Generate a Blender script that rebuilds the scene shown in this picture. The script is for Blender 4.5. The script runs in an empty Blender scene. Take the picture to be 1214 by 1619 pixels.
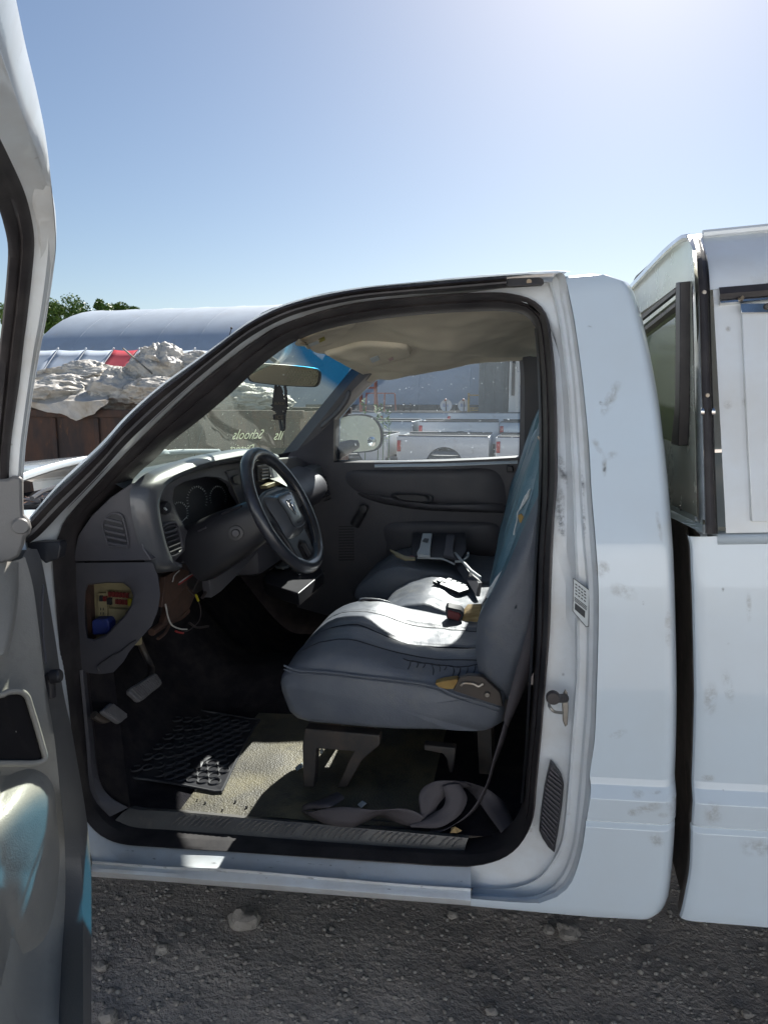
import bpy, bmesh, math, random
import numpy as np
from mathutils import Matrix, Vector, noise as mnoise
random.seed(7); rng = np.random.default_rng(7)
S = bpy.context.scene
COL = S.collection

# ------------------------------------------------------------------ camera, sky, sun, exposure
F = 1124.0; CX, CY = 607.0, 809.5                      # focal length and centre in photo pixels (1214 x 1619)
_v1 = np.array([-5477., 150., F]); _v3y = 7100.
_v3 = np.array([-(_v1[1]*_v3y + F*F)/_v1[0], _v3y, F])
_X = -_v1/np.linalg.norm(_v1); _Z = -_v3/np.linalg.norm(_v3)
RT = np.array([_X, np.cross(_Z, _X), _Z])              # truck axes seen from the camera
EYE = np.array([0., -1.5, 1.5])                        # eye in the truck's own frame
YAW, PITCH = math.radians(11.7), math.radians(9.3)
_fw = np.array([-math.sin(YAW)*math.cos(PITCH), math.cos(YAW)*math.cos(PITCH), -math.sin(PITCH)])
_rt = np.array([math.cos(YAW), math.sin(YAW), 0.]); _dn = np.cross(_fw, _rt)
MW = np.stack([_rt, _dn, _fw], axis=1)                 # camera axes in the level world
EYEW = np.array([0., -1.5, 1.6])
G3 = MW @ RT.T                                         # truck frame -> world (the truck leans a little)
GT = EYEW - G3 @ EYE
TRUCK_M = Matrix([list(G3[i])+[GT[i]] for i in range(3)]+[[0, 0, 0, 1]])

cam = bpy.data.cameras.new('camera'); camo = bpy.data.objects.new('camera', cam); COL.objects.link(camo)
camo.matrix_world = Matrix([[MW[i][0], -MW[i][1], -MW[i][2], EYEW[i]] for i in range(3)]+[[0, 0, 0, 1]])
cam.sensor_fit = 'VERTICAL'; cam.sensor_height = 24; cam.sensor_width = 24; cam.lens = 24*F/1619.
cam.clip_start = .02; cam.clip_end = 3000
S.camera = camo

SUN_EL, SUN_AZ = math.radians(37.7), math.radians(7)     # azimuth from +Y towards +X
w = bpy.data.worlds.new('World'); S.world = w; w.use_nodes = True
nt = w.node_tree; bg = nt.nodes['Background']
sky = nt.nodes.new('ShaderNodeTexSky'); sky.sky_type = 'NISHITA'; sky.sun_disc = False
sky.sun_elevation = SUN_EL; sky.sun_rotation = SUN_AZ
sky.air_density = 1.0; sky.dust_density = .62; sky.ozone_density = 1.7; sky.altitude = 100
nt.links.new(sky.outputs[0], bg.inputs[0]); bg.inputs[1].default_value = .05
sl = bpy.data.lights.new('sun', 'SUN'); sl.energy = 5; sl.angle = math.radians(.55); sl.color = (1, .95, .87)
so = bpy.data.objects.new('sun', sl); COL.objects.link(so)
sd = Vector((math.sin(SUN_AZ)*math.cos(SUN_EL), math.cos(SUN_AZ)*math.cos(SUN_EL), math.sin(SUN_EL)))
so.rotation_euler = sd.to_track_quat('Z', 'Y').to_euler(); so.location = (0, 20, 15)
S.view_settings.view_transform = 'Standard'; S.view_settings.look = 'None'
S.view_settings.gamma = 1; S.view_settings.exposure = 1.05
S.view_settings.use_curve_mapping = False
S.render.engine = 'CYCLES'
S.cycles.max_bounces = 10; S.cycles.transparent_max_bounces = 24; S.cycles.diffuse_bounces = 5
S.cycles.use_denoising = True; S.cycles.sample_clamp_indirect = 6
S.cycles.caustics_reflective = False; S.cycles.caustics_refractive = False

# ------------------------------------------------------------------ geometry helpers
def ray(px, py): return RT @ np.array([(px-CX)/F, (py-CY)/F, 1.])
def T(px, py, Y=None, X=None, Z=None):                  # photo pixel -> truck-frame point on a plane
    d = ray(px, py)
    t = (Y-EYE[1])/d[1] if Y is not None else (X-EYE[0])/d[0] if X is not None else (Z-EYE[2])/d[2]
    return EYE + t*d
def TY(px, py, fn):                                     # on a surface Y = fn(z)
    y = fn(1.)
    for _ in range(12): p = T(px, py, Y=y); y = .5*y+.5*fn(p[2])
    return T(px, py, Y=y)
def TL(pts, Y=None, X=None, Z=None, fn=None):
    return np.array([TY(a, b, fn) if fn else T(a, b, Y=Y, X=X, Z=Z) for a, b in pts])
def W(px, py, Y=None, Z=None):                          # photo pixel -> level-world point
    d = MW @ np.array([(px-CX)/F, (py-CY)/F, 1.])
    t = (Y-EYEW[1])/d[1] if Y is not None else (Z-EYEW[2])/d[2]
    return EYEW + t*d
def cat(P, n, closed=False):                            # Catmull-Rom through P, n points even in arc length
    P = np.asarray(P, float)
    if closed: Q = np.vstack([P[-1], P, P[0], P[1]])
    else: Q = np.vstack([2*P[0]-P[1], P, 2*P[-1]-P[-2]])
    out = []; m = 12
    for i in range(1, len(Q)-2):
        p0, p1, p2, p3 = Q[i-1:i+3]
        for k in range(m):
            t = k/m
            out.append(.5*((2*p1)+(p2-p0)*t+(2*p0-5*p1+4*p2-p3)*t*t+(3*p1-p0-3*p2+p3)*t**3))
    out.append(Q[-2]); out = np.array(out)
    return even(out, n, closed)
def even(P, n, closed=False):
    P = np.asarray(P, float)
    d = np.r_[0, np.cumsum(np.linalg.norm(np.diff(P, axis=0), axis=1))]
    s = np.linspace(0, d[-1], n+1)[:-1] if closed else np.linspace(0, d[-1], n)
    return np.stack([np.interp(s, d, P[:, k]) for k in range(P.shape[1])], axis=1)
class MB:
    def __init__(s): s.v = []; s.f = []
    def add(s, V, Fc):
        o = len(s.v); s.v += [tuple(map(float, p)) for p in V]; s.f += [tuple(i+o for i in f) for f in Fc]; return s
    def grid(s, G, cu=False, cv=False):                 # G[u][v]
        nu, nv = len(G), len(G[0]); V = [p for r in G for p in r]; Fc = []
        for i in range(nu if cu else nu-1):
            for j in range(nv if cv else nv-1):
                a, b = i*nv+j, i*nv+(j+1) % nv; c, d = ((i+1) % nu)*nv+(j+1) % nv, ((i+1) % nu)*nv+j
                Fc.append((a, b, c, d))
        return s.add(V, Fc)
    def box(s, c, size, R=None, bev=0):
        h = np.array(size)/2.; c = np.array(c, float)
        bm = bmesh.new(); bmesh.ops.create_cube(bm, size=1)
        for v in bm.verts: v.co = Vector([v.co[i]*size[i] for i in range(3)])
        if bev: bmesh.ops.bevel(bm, geom=bm.edges[:], offset=bev, segments=2, profile=.5, affect='EDGES')
        bm.verts.index_update()
        V = np.array([v.co[:] for v in bm.verts]); 
        if R is not None: V = V @ np.array(R).T
        s.add(V+c, [[v.index for v in f.verts] for f in bm.faces]); bm.free(); return s
    def tube(s, P, r, seg=8, caps=True, closed=False):
        P = np.asarray(P, float); n = len(P); r = np.full(n, r) if np.isscalar(r) else np.asarray(r)
        rings = []; up = np.array([.123, .31, .94])
        for i in range(n):
            t = P[(i+1) % n]-P[i-1] if closed else P[min(i+1, n-1)]-P[max(i-1, 0)]
            t = t/(np.linalg.norm(t)+1e-12)
            a = np.cross(t, up); 
            if np.linalg.norm(a) < .05: a = np.cross(t, [1, 0, 0])
            a /= np.linalg.norm(a); b = np.cross(t, a); up = np.cross(a, t)
            rings.append([P[i]+r[i]*(math.cos(q)*a+math.sin(q)*b) for q in np.linspace(0, 2*math.pi, seg, endpoint=False)])
        o = len(s.v); s.grid(rings, cu=closed, cv=True)
        if caps and not closed:
            s.f.append(tuple(o+k for k in range(seg))[::-1]); s.f.append(tuple(o+(n-1)*seg+k for k in range(seg)))
        return s
    def prism(s, P, off):                               # polygon P extruded by vector off
        P = np.asarray(P, float); off = np.array(off); n = len(P)
        s.add(np.vstack([P, P+off]), [tuple(range(n)), tuple(range(2*n-1, n-1, -1))]+[(i, (i+1) % n, n+(i+1) % n, n+i)[::-1] for i in range(n)])
        return s
    def ball(s, c, r, nu=8, nv=6, sc=(1, 1, 1), jig=0):
        G = []
        for i in range(nv+1):
            th = math.pi*i/nv
            G.append([np.array(c)+r*np.array(sc)*np.array([math.sin(th)*math.cos(q), math.sin(th)*math.sin(q), math.cos(th)])*(1+jig*random.uniform(-1, 1)) for q in np.linspace(0, 2*math.pi, nu, endpoint=False)])
        return s.grid(G, cv=True)
    def lathe(s, prof, c, axis, seg=24):                # prof: (radius, height along axis)
        a = np.array(axis, float); a /= np.linalg.norm(a)
        b = np.cross(a, [.2, .9, .37]); b /= np.linalg.norm(b); d = np.cross(a, b)
        G = [[np.array(c)+h*a+r*(math.cos(q)*b+math.sin(q)*d) for q in np.linspace(0, 2*math.pi, seg, endpoint=False)] for r, h in prof]
        return s.grid(G, cv=True)
    def build(s, name, mat, parent=None, smooth=True, ang=38, solid=0, bev=0, sub=0):
        me = bpy.data.meshes.new(name); me.from_pydata(s.v, [], s.f); me.validate()
        bm = bmesh.new(); bm.from_mesh(me); bmesh.ops.remove_doubles(bm, verts=bm.verts, dist=1e-6)
        bmesh.ops.recalc_face_normals(bm, faces=bm.faces); bm.to_mesh(me); bm.free()
        if smooth:
            me.polygons.foreach_set('use_smooth', [True]*len(me.polygons)); me.set_sharp_from_angle(angle=math.radians(ang))
        me.materials.append(mat)
        o = bpy.data.objects.new(name, me); COL.objects.link(o)
        if parent: o.parent = parent
        if solid:
            m = o.modifiers.new('solid', 'SOLIDIFY'); m.thickness = abs(solid); m.offset = -1 if solid > 0 else 1
        if bev:
            m = o.modifiers.new('bevel', 'BEVEL'); m.width = bev; m.segments = 2; m.limit_method = 'ANGLE'; m.angle_limit = math.radians(40)
        if sub:
            m = o.modifiers.new('sub', 'SUBSURF'); m.levels = sub; m.render_levels = sub
        return o
def band(A, B, n=60, m=6, bulge=0, d=(0, -1, 0), spl=True, closed=False):   # strip between two polylines, rounded by bulge along d
    A = cat(A, n, closed) if spl else even(A, n, closed); B = cat(B, n, closed) if spl else even(B, n, closed)
    d = np.array(d, float); G = []
    for a, b in zip(A, B):
        G.append([a+(b-a)*t+d*bulge*math.sin(math.pi*t)**.7 for t in np.linspace(0, 1, m)])
    return MB().grid(G, cu=closed)
def rows(Ls, n=60, spl=True, closed=False):             # loft through several polylines
    R_ = [cat(L, n, closed) if spl else even(L, n, closed) for L in Ls]
    return MB().grid([[r[i] for r in R_] for i in range(n)], cu=closed)
def tag(o, label, category, group=None, kind=None):
    o['label'] = label; o['category'] = category
    if group: o['group'] = group
    if kind: o['kind'] = kind
    return o
def empty(name, loc=(0, 0, 0), M=None):
    o = bpy.data.objects.new(name, None); COL.objects.link(o); o.empty_display_size = .1
    if M is not None: o.matrix_world = M
    else: o.location = loc
    return o
def tworld(p): return G3 @ np.asarray(p, float) + GT
def text(name, body, size, mat, parent, M, shear=0, extrude=.0004, mirror=False):
    c = bpy.data.curves.new(name, 'FONT'); c.body = body; c.size = size; c.shear = shear; c.extrude = extrude
    c.align_x = 'CENTER'; c.align_y = 'CENTER'; c.resolution_u = 2
    o = bpy.data.objects.new(name, c); COL.objects.link(o)
    me = bpy.data.meshes.new_from_object(o.evaluated_get(bpy.context.evaluated_depsgraph_get()))
    bpy.data.objects.remove(o)
    if mirror:
        for v in me.vertices: v.co.x = -v.co.x
    me.transform(M); me.name = name; me.materials.clear(); me.materials.append(mat)
    o = bpy.data.objects.new(name, me); COL.objects.link(o); o.parent = parent
    return o
def frame(c, ex, ey):                                    # matrix from origin and two axes
    ex = np.array(ex, float); ex /= np.linalg.norm(ex); ey = np.array(ey, float); ey -= ex*ex.dot(ey); ey /= np.linalg.norm(ey); ez = np.cross(ex, ey)
    return Matrix([[ex[i], ey[i], ez[i], c[i]] for i in range(3)]+[[0, 0, 0, 1]])

# ------------------------------------------------------------------ materials
def hexc(c): return (c[0], c[1], c[2], 1)
def mat(name, col, rough=.5, metal=0, coat=0, col2=None, nscale=6, lo=.4, hi=.65, bump=0, bscale=80, bdist=.002, spec=.5, dirt=None, dscale=3, dlo=.55, dhi=.75, kind='noise', stretch=None, bump2=0, b2scale=10):
    m = bpy.data.materials.new(name); m.use_nodes = True; t = m.node_tree; p = t.nodes['Principled BSDF']
    p.inputs['Base Color'].default_value = hexc(col); p.inputs['Roughness'].default_value = rough; p.inputs['Metallic'].default_value = metal
    p.inputs['Specular IOR Level'].default_value = spec
    if coat: p.inputs['Coat Weight'].default_value = coat; p.inputs['Coat Roughness'].default_value = .05
    tc = t.nodes.new('ShaderNodeTexCoord'); src = tc.outputs['Object']
    if stretch:
        mp = t.nodes.new('ShaderNodeMapping'); mp.inputs['Scale'].default_value = stretch; t.links.new(src, mp.inputs[0]); src = mp.outputs[0]
    def nz(scale, detail=6, rgh=.6):
        n = t.nodes.new('ShaderNodeTexNoise'); n.inputs['Scale'].default_value = scale; n.inputs['Detail'].default_value = detail; n.inputs['Roughness'].default_value = rgh
        t.links.new(src, n.inputs['Vector']); return n
    def ramp(sock, a, b):
        r = t.nodes.new('ShaderNodeMapRange'); r.inputs[1].default_value = a; r.inputs[2].default_value = b; t.links.new(sock, r.inputs[0]); return r.outputs[0]
    def mix(fac, a, b):
        x = t.nodes.new('ShaderNodeMix'); x.data_type = 'RGBA'; t.links.new(fac, x.inputs[0])
        for s_, v in ((x.inputs[6], a), (x.inputs[7], b)):
            if isinstance(v, tuple): s_.default_value = hexc(v)
            else: t.links.new(v, s_)
        return x.outputs[2]
    cur = col
    if col2: cur = mix(ramp(nz(nscale).outputs[0], lo, hi), cur, col2)
    if dirt: cur = mix(ramp(nz(dscale, 10, .7).outputs[0], dlo, dhi), cur, dirt)
    if not isinstance(cur, tuple): t.links.new(cur, p.inputs['Base Color'])
    if bump:
        b = t.nodes.new('ShaderNodeBump'); b.inputs['Strength'].default_value = bump; b.inputs['Distance'].default_value = bdist
        if kind == 'voronoi':
            v = t.nodes.new('ShaderNodeTexVoronoi'); v.inputs['Scale'].default_value = bscale; t.links.new(src, v.inputs['Vector']); t.links.new(v.outputs['Distance'], b.inputs['Height'])
        else: t.links.new(nz(bscale, 4).outputs[0], b.inputs['Height'])
        last = b
        if bump2:
            b2 = t.nodes.new('ShaderNodeBump'); b2.inputs['Strength'].default_value = bump2; b2.inputs['Distance'].default_value = .02
            t.links.new(nz(b2scale, 3, .5).outputs[0], b2.inputs['Height']); t.links.new(b.outputs[0], b2.inputs['Normal']); last = b2
        t.links.new(last.outputs[0], p.inputs['Normal'])
    # a little roughness break-up everywhere
    mr = t.nodes.new('ShaderNodeMapRange'); mr.inputs[3].default_value = max(0, rough-.07); mr.inputs[4].default_value = min(1, rough+.09)
    t.links.new(nz(9).outputs[0], mr.inputs[0]); t.links.new(mr.outputs[0], p.inputs['Roughness'])
    return m
WHITE = mat('white_paint', (.56, .645, .715), .34, coat=1, col2=(.545, .61, .66), nscale=2.2, dirt=(.50, .46, .40), dscale=7, dlo=.66, dhi=.9, bump=.04, bscale=3, bdist=.004)
JAMB = mat('jamb_paint', (.66, .70, .73), .36, coat=.4, col2=(.58, .59, .59), nscale=8, dirt=(.22, .18, .14), dscale=26, dlo=.66, dhi=.8, bump=.1, bscale=14)
RUBBER = mat('black_rubber', (.022, .019, .021), .5, col2=(.05, .044, .044), nscale=10, bump=.15, bscale=160)
PLASTIC = mat('dark_grey_plastic', (.066, .065, .077), .5, col2=(.084, .081, .09), nscale=5, bump=.25, bscale=420, kind='voronoi', bdist=.0008, dirt=(.12, .115, .11), dscale=12, dlo=.66, dhi=.9)
PLASTIC2 = mat('black_plastic', (.026, .026, .031), .42, bump=.2, bscale=380, kind='voronoi', bdist=.0006)
DASHTOP = mat('faded_dash_top', (.085, .10, .105), .35, col2=(.13, .14, .14), nscale=9, bump=.25, bscale=300, kind='voronoi', bdist=.0008)
HOODP = mat('instrument_hood_vinyl', (.075, .08, .09), .36, coat=.45, col2=(.095, .097, .105), nscale=5, bump=.15, bscale=420, kind='voronoi', bdist=.0006)
WHEELV = mat('worn_black_leather', (.022, .024, .032), .36, coat=.35, col2=(.04, .042, .05), nscale=9, bump=.25, bscale=160, kind='voronoi', bdist=.0008)
SILLP = mat('worn_sill_plastic', (.12, .115, .11), .38, col2=(.15, .145, .135), nscale=8, bump=.3, bscale=300, dirt=(.22, .2, .17), dscale=14)
TRIM = mat('mist_grey_trim', (.31, .30, .275), .42, col2=(.36, .345, .315), nscale=6, bump=.3, bscale=260, kind='voronoi', bdist=.001, dirt=(.21, .2, .185), dscale=9, dlo=.55, dhi=.8)
VINYL = mat('blue_grey_vinyl', (.115, .13, .158), .42, spec=.38, col2=(.145, .158, .18), nscale=7, bump=.3, bscale=260, kind='voronoi', bdist=.0014, bump2=.45, b2scale=7, dirt=(.185, .185, .175), dscale=6, dlo=.54, dhi=.8)
VINYLB = mat('sky_sheen_vinyl', (.075, .155, .205), .33, col2=(.10, .18, .225), nscale=7, bump=.4, bscale=210, kind='voronoi', bdist=.0014, bump2=.6, b2scale=6)  # stronger blue paints the sky's reflection into the backrest
CARPET = mat('black_carpet', (.022, .020, .025), .95, col2=(.036, .034, .036), nscale=18, bump=.9, bscale=320, bdist=.004, spec=.1)
FLOORV = mat('worn_vinyl_floor', (.115, .105, .08), .55, col2=(.20, .175, .105), nscale=6, bump=.7, bscale=170, kind='voronoi', bdist=.002, dirt=(.05, .045, .04), dscale=8, dlo=.5, dhi=.75)
HEADL = mat('sagging_headliner', (.72, .645, .52), .9, col2=(.65, .58, .47), nscale=5, bump=.2, bscale=300, spec=.1)
BELT = mat('grey_webbing', (.075, .068, .076), .7, bump=.4, bscale=500)
CHROME = mat('chrome', (.62, .62, .62), .14, metal=1, col2=(.45, .43, .40), nscale=14)
STEEL = mat('dull_steel', (.32, .31, .29), .38, metal=.9, col2=(.18, .14, .10), nscale=20)
DARKSTEEL = mat('dark_painted_steel', (.035, .033, .033), .55, col2=(.07, .055, .045), nscale=12)
RUSTBR = mat('brown_bracket', (.11, .062, .045), .6, metal=.2, col2=(.06, .04, .035), nscale=14)
FOAM = mat('yellow_foam', (.36, .24, .08), .9, col2=(.26, .15, .05), nscale=20, bump=.6, bscale=120)
WOOD = mat('pale_wood', (.52, .38, .18), .65, col2=(.36, .23, .09), nscale=9, stretch=(2, 12, 12), bump=.5, bscale=30)
RED = mat('dark_red_plastic', (.16, .018, .02), .35)
CREAM = mat('cream_plastic', (.36, .31, .18), .5, col2=(.28, .24, .14), nscale=30)
FRED = mat('red_fuse', (.17, .022, .022), .4); FYEL = mat('yellow_fuse', (.42, .36, .03), .4); FBLUE = mat('blue_relay', (.03, .05, .25), .45, col2=(.04, .06, .2), nscale=40)
WIRER = mat('red_wire', (.36, .03, .03), .5); WIREW = mat('pale_wire', (.5, .48, .45), .5); WIREK = mat('dark_wire', (.05, .04, .04), .5)
INK = mat('black_ink', (.03, .035, .04), .6); STICK = mat('grey_sticker', (.52, .56, .57), .5)
CELL = mat('worn_mat_rib', (.055, .055, .06), .6)
PEDALR = mat('worn_pedal_rubber', (.17, .165, .17), .6, col2=(.11, .105, .11), nscale=20)
DARKCUP = mat('cup_shade_black', (.015, .014, .016), .75, spec=.15)  # near-black that paints the shade inside the pull cup
WPAINT = bpy.data.materials.new('window_marker'); WPAINT.use_nodes = True; _t = WPAINT.node_tree; _t.nodes.clear()
_o = _t.nodes.new('ShaderNodeOutputMaterial'); _a = _t.nodes.new('ShaderNodeBsdfTranslucent'); _b = _t.nodes.new('ShaderNodeBsdfDiffuse'); _m = _t.nodes.new('ShaderNodeMixShader')
_a.inputs[0].default_value = (.82, .84, .74, 1); _b.inputs[0].default_value = (.75, .8, .62, 1); _m.inputs[0].default_value = .7
_t.links.new(_a.outputs[0], _m.inputs[2]); _t.links.new(_b.outputs[0], _m.inputs[1]); _t.links.new(_m.outputs[0], _o.inputs[0])
ALU = mat('white_aluminium', (.69, .73, .76), .33, metal=.12, col2=(.62, .62, .60), nscale=3, dirt=(.42, .40, .36), dscale=5, dlo=.62, dhi=.9)
ALUG = mat('green_sheen_aluminium', (.62, .65, .58), .25, metal=.35, col2=(.56, .58, .48), nscale=4)  # green tint paints in the reflection on the camper's front wall
LEAF = mat('tree_leaf', (.07, .14, .022), .5, col2=(.12, .20, .035), nscale=3)
LEAFD = mat('dry_leaf', (.22, .10, .06), .8, col2=(.12, .07, .04), nscale=40)
BARK = mat('tree_bark', (.08, .06, .04), .9, bump=.6, bscale=20)
def glassmat(name, dust, tint=(1, 1, 1), rough=.02, band=None, dustcol=(.75, .78, .70), dscale=30, specks=.78):
    m = bpy.data.materials.new(name); m.use_nodes = True; t = m.node_tree; t.nodes.clear()
    out = t.nodes.new('ShaderNodeOutputMaterial'); tr = t.nodes.new('ShaderNodeBsdfTransparent'); gl = t.nodes.new('ShaderNodeBsdfGlossy')
    gl.inputs['Roughness'].default_value = rough; tr.inputs[0].default_value = hexc(tint)
    lw = t.nodes.new('ShaderNodeLayerWeight'); lw.inputs[0].default_value = .5; pw = t.nodes.new('ShaderNodeMath'); pw.operation = 'POWER'; pw.inputs[1].default_value = 5; t.links.new(lw.outputs['Facing'], pw.inputs[0])
    fr = t.nodes.new('ShaderNodeMapRange'); fr.inputs[3].default_value = .04; fr.inputs[4].default_value = 1; t.links.new(pw.outputs[0], fr.inputs[0])   # same from both sides of the pane
    mx = t.nodes.new('ShaderNodeMixShader'); t.links.new(fr.outputs[0], mx.inputs[0]); t.links.new(tr.outputs[0], mx.inputs[1]); t.links.new(gl.outputs[0], mx.inputs[2])
    tc = t.nodes.new('ShaderNodeTexCoord')
    df = t.nodes.new('ShaderNodeBsdfDiffuse'); df.inputs[0].default_value = hexc(dustcol); tl = t.nodes.new('ShaderNodeBsdfTranslucent'); tl.inputs[0].default_value = hexc(dustcol)
    ds = t.nodes.new('ShaderNodeMixShader'); ds.inputs[0].default_value = .6; t.links.new(df.outputs[0], ds.inputs[1]); t.links.new(tl.outputs[0], ds.inputs[2])
    n = t.nodes.new('ShaderNodeTexNoise'); n.inputs['Scale'].default_value = 5; n.inputs['Detail'].default_value = 8; t.links.new(tc.outputs['Object'], n.inputs['Vector'])
    r1 = t.nodes.new('ShaderNodeMapRange'); r1.inputs[1].default_value = .3; r1.inputs[2].default_value = .75; r1.inputs[3].default_value = dust*.92; r1.inputs[4].default_value = dust*1.12; t.links.new(n.outputs[0], r1.inputs[0])
    v = t.nodes.new('ShaderNodeTexNoise'); v.inputs['Scale'].default_value = dscale*3; v.inputs['Detail'].default_value = 2; t.links.new(tc.outputs['Object'], v.inputs['Vector'])
    r2 = t.nodes.new('ShaderNodeMapRange'); r2.inputs[1].default_value = specks-.03; r2.inputs[2].default_value = specks; r2.inputs[3].default_value = 0; r2.inputs[4].default_value = .5; t.links.new(v.outputs[0], r2.inputs[0])
    ad = t.nodes.new('ShaderNodeMath'); ad.operation = 'MAXIMUM'; t.links.new(r1.outputs[0], ad.inputs[0]); t.links.new(r2.outputs[0], ad.inputs[1])
    m2 = t.nodes.new('ShaderNodeMixShader'); t.links.new(ad.outputs[0], m2.inputs[0]); t.links.new(mx.outputs[0], m2.inputs[1]); t.links.new(ds.outputs[0], m2.inputs[2])
    if band:                                            # blue shade band printed along the top of the glass
        sx = t.nodes.new('ShaderNodeSeparateXYZ'); t.links.new(tc.outputs['Object'], sx.inputs[0])
        r3 = t.nodes.new('ShaderNodeMapRange'); r3.inputs[1].default_value = band[0]; r3.inputs[2].default_value = band[1]; sk_ = t.nodes.new('ShaderNodeMath'); sk_.operation = 'MULTIPLY_ADD'; sk_.inputs[1].default_value = .2; sk_.inputs[2].default_value = -.24; t.links.new(sx.outputs[1], sk_.inputs[0])
        sz_ = t.nodes.new('ShaderNodeMath'); t.links.new(sx.outputs[2], sz_.inputs[0]); t.links.new(sk_.outputs[0], sz_.inputs[1]); t.links.new(sz_.outputs[0], r3.inputs[0])   # the band follows the sloping top edge
        mc = t.nodes.new('ShaderNodeMix'); mc.data_type = 'RGBA'; t.links.new(r3.outputs[0], mc.inputs[0]); mc.inputs[6].default_value = hexc(tint); mc.inputs[7].default_value = (.05, .36, .62, 1)
        t.links.new(mc.outputs[2], tr.inputs[0])
        md = t.nodes.new('ShaderNodeMix'); md.data_type = 'RGBA'; t.links.new(r3.outputs[0], md.inputs[0]); md.inputs[6].default_value = hexc(dustcol); md.inputs[7].default_value = (.05, .34, .58, 1)   # dust outside is seen through the tint
        t.links.new(md.outputs[2], df.inputs[0]); t.links.new(md.outputs[2], tl.inputs[0])
    t.links.new(m2.outputs[0], out.inputs[0]); return m
WSGLASS = glassmat('dusty_windshield', .095, (.86, .95, .88), band=(1.63, 1.66), dustcol=(.66, .76, .64), specks=.72)
PGLASS = glassmat('dusty_side_glass', .055, (.88, .94, .97), dustcol=(.66, .76, .84), specks=.73)
CLEAR = glassmat('clear_film', .03, (.9, .9, .9), rough=.12)
def mirrormat():
    m = mat('mirror_silver', (.75, .77, .76), .03, metal=1); return m
MIRROR = mirrormat()
def smudge_mat(name, col, amt, scale):
    m = bpy.data.materials.new(name); m.use_nodes = True; t = m.node_tree; p = t.nodes['Principled BSDF']; p.inputs['Base Color'].default_value = hexc(col); p.inputs['Roughness'].default_value = .8
    at = t.nodes.new('ShaderNodeAttribute'); at.attribute_name = 'edge'
    tc = t.nodes.new('ShaderNodeTexCoord'); n = t.nodes.new('ShaderNodeTexNoise'); n.inputs['Scale'].default_value = scale; n.inputs['Detail'].default_value = 8; n.inputs['Roughness'].default_value = .7; t.links.new(tc.outputs['Object'], n.inputs['Vector'])
    r = t.nodes.new('ShaderNodeMapRange'); r.inputs[1].default_value = .42; r.inputs[2].default_value = .68; r.inputs[4].default_value = amt; t.links.new(n.outputs[0], r.inputs[0])
    mu = t.nodes.new('ShaderNodeMath'); mu.operation = 'MULTIPLY'; t.links.new(r.outputs[0], mu.inputs[0]); t.links.new(at.outputs['Fac'], mu.inputs[1]); t.links.new(mu.outputs[0], p.inputs['Alpha'])
    return m
FLANGE = mat('dirty_primer', (.13, .11, .095), .7, col2=(.07, .06, .055), nscale=9, dirt=(.25, .2, .16), dscale=14)
SMUDGE = smudge_mat('brown_smudge', (.34, .27, .19), .48, 45); SCRATCH = smudge_mat('black_scuff', (.03, .03, .03), 1.0, 90)
# ------------------------------------------------------------------ the pickup truck (built in its own frame)
truck = empty('pickup_truck', M=TRUCK_M)
tag(truck, 'white pickup truck with its driver door wide open, torn blue-grey bench seat and gutted dash', 'pickup truck')
zc = {y: T(1000, y, Y=0)[2] for y in (1236, 1246, 1264, 1299, 1306, 1313)}
_zs = [(-1, .06), (.20, .04), (.29, .012), (.34, .0), (zc[1313], .002), (zc[1306], .009), (zc[1299], -.003), (zc[1264], -.006), (zc[1246], .010), (zc[1236], .013),
       (.85, .0), (1.08, .004), (1.16, .012), (1.22, .028), (1.35, .066), (1.5, .115), (1.65, .168), (1.73, .20), (1.765, .235), (1.785, .30), (1.80, .40)]
def ys(z): return float(np.interp(z, [a for a, b in _zs], [b for a, b in _zs]))
def yw(z): return float(np.interp(z, [0, 1.1, 1.22, 1.5, 1.8], [.0, .004, .028, .115, .225]))   # same skin without the pressed creases
def off(d): return lambda z: yw(z)+d

# traced lines round the door opening (photo pixels)
sil = [(47, 818), (86, 772), (114, 744), (161, 700), (199, 658), (249, 613), (298, 577), (348, 541), (399, 504), (436, 486), (474, 473), (523, 462), (572, 453.5), (650, 446), (739, 437), (813, 432), (877, 428.5), (893, 430.5)]
gls = [(50, 824), (90, 779), (125, 746), (170, 704), (205, 663), (252, 619), (300, 584), (350, 546), (402, 508), (438, 490), (475, 477.5), (523, 466.5), (572, 457.5), (650, 451), (739, 443), (801, 437.5)]
dlow = [(47, 859), (67, 843), (99, 809), (124, 784), (153, 754), (173, 732), (203, 699), (249, 655), (298, 611), (348, 569), (397, 532), (449, 504), (498, 488), (548, 477), (597, 470), (650, 465), (739, 458), (801, 453)]
dlow2 = dlow+[(857, 450)]
win = [(91, 857), (99, 843), (106, 824), (124, 801), (148, 774), (173, 747), (198, 721), (249, 670), (298, 623), (348, 581), (397, 544), (449, 511), (498, 495), (548, 482), (597, 474), (650, 470), (689, 466), (739, 463)]
wrear = [(739, 463), (788, 462), (813, 465), (838, 472), (857, 486), (867, 506), (872, 536), (877, 585), (880, 647), (881, 700), (881, 762), (876, 824), (872, 910), (869, 1000), (861, 1099), (856, 1161), (849, 1235), (843, 1290), (825, 1326), (801, 1347), (773, 1358), (741, 1363)]
wbot = [(741, 1363), (689, 1361.5), (640, 1358), (500, 1349), (360, 1340), (258, 1334), (198, 1329), (166, 1316), (146, 1296), (134, 1274), (127, 1236), (119, 1187), (113, 1150), (106, 1080), (99, 1000), (94, 935), (90, 888), (91, 857)]
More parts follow.
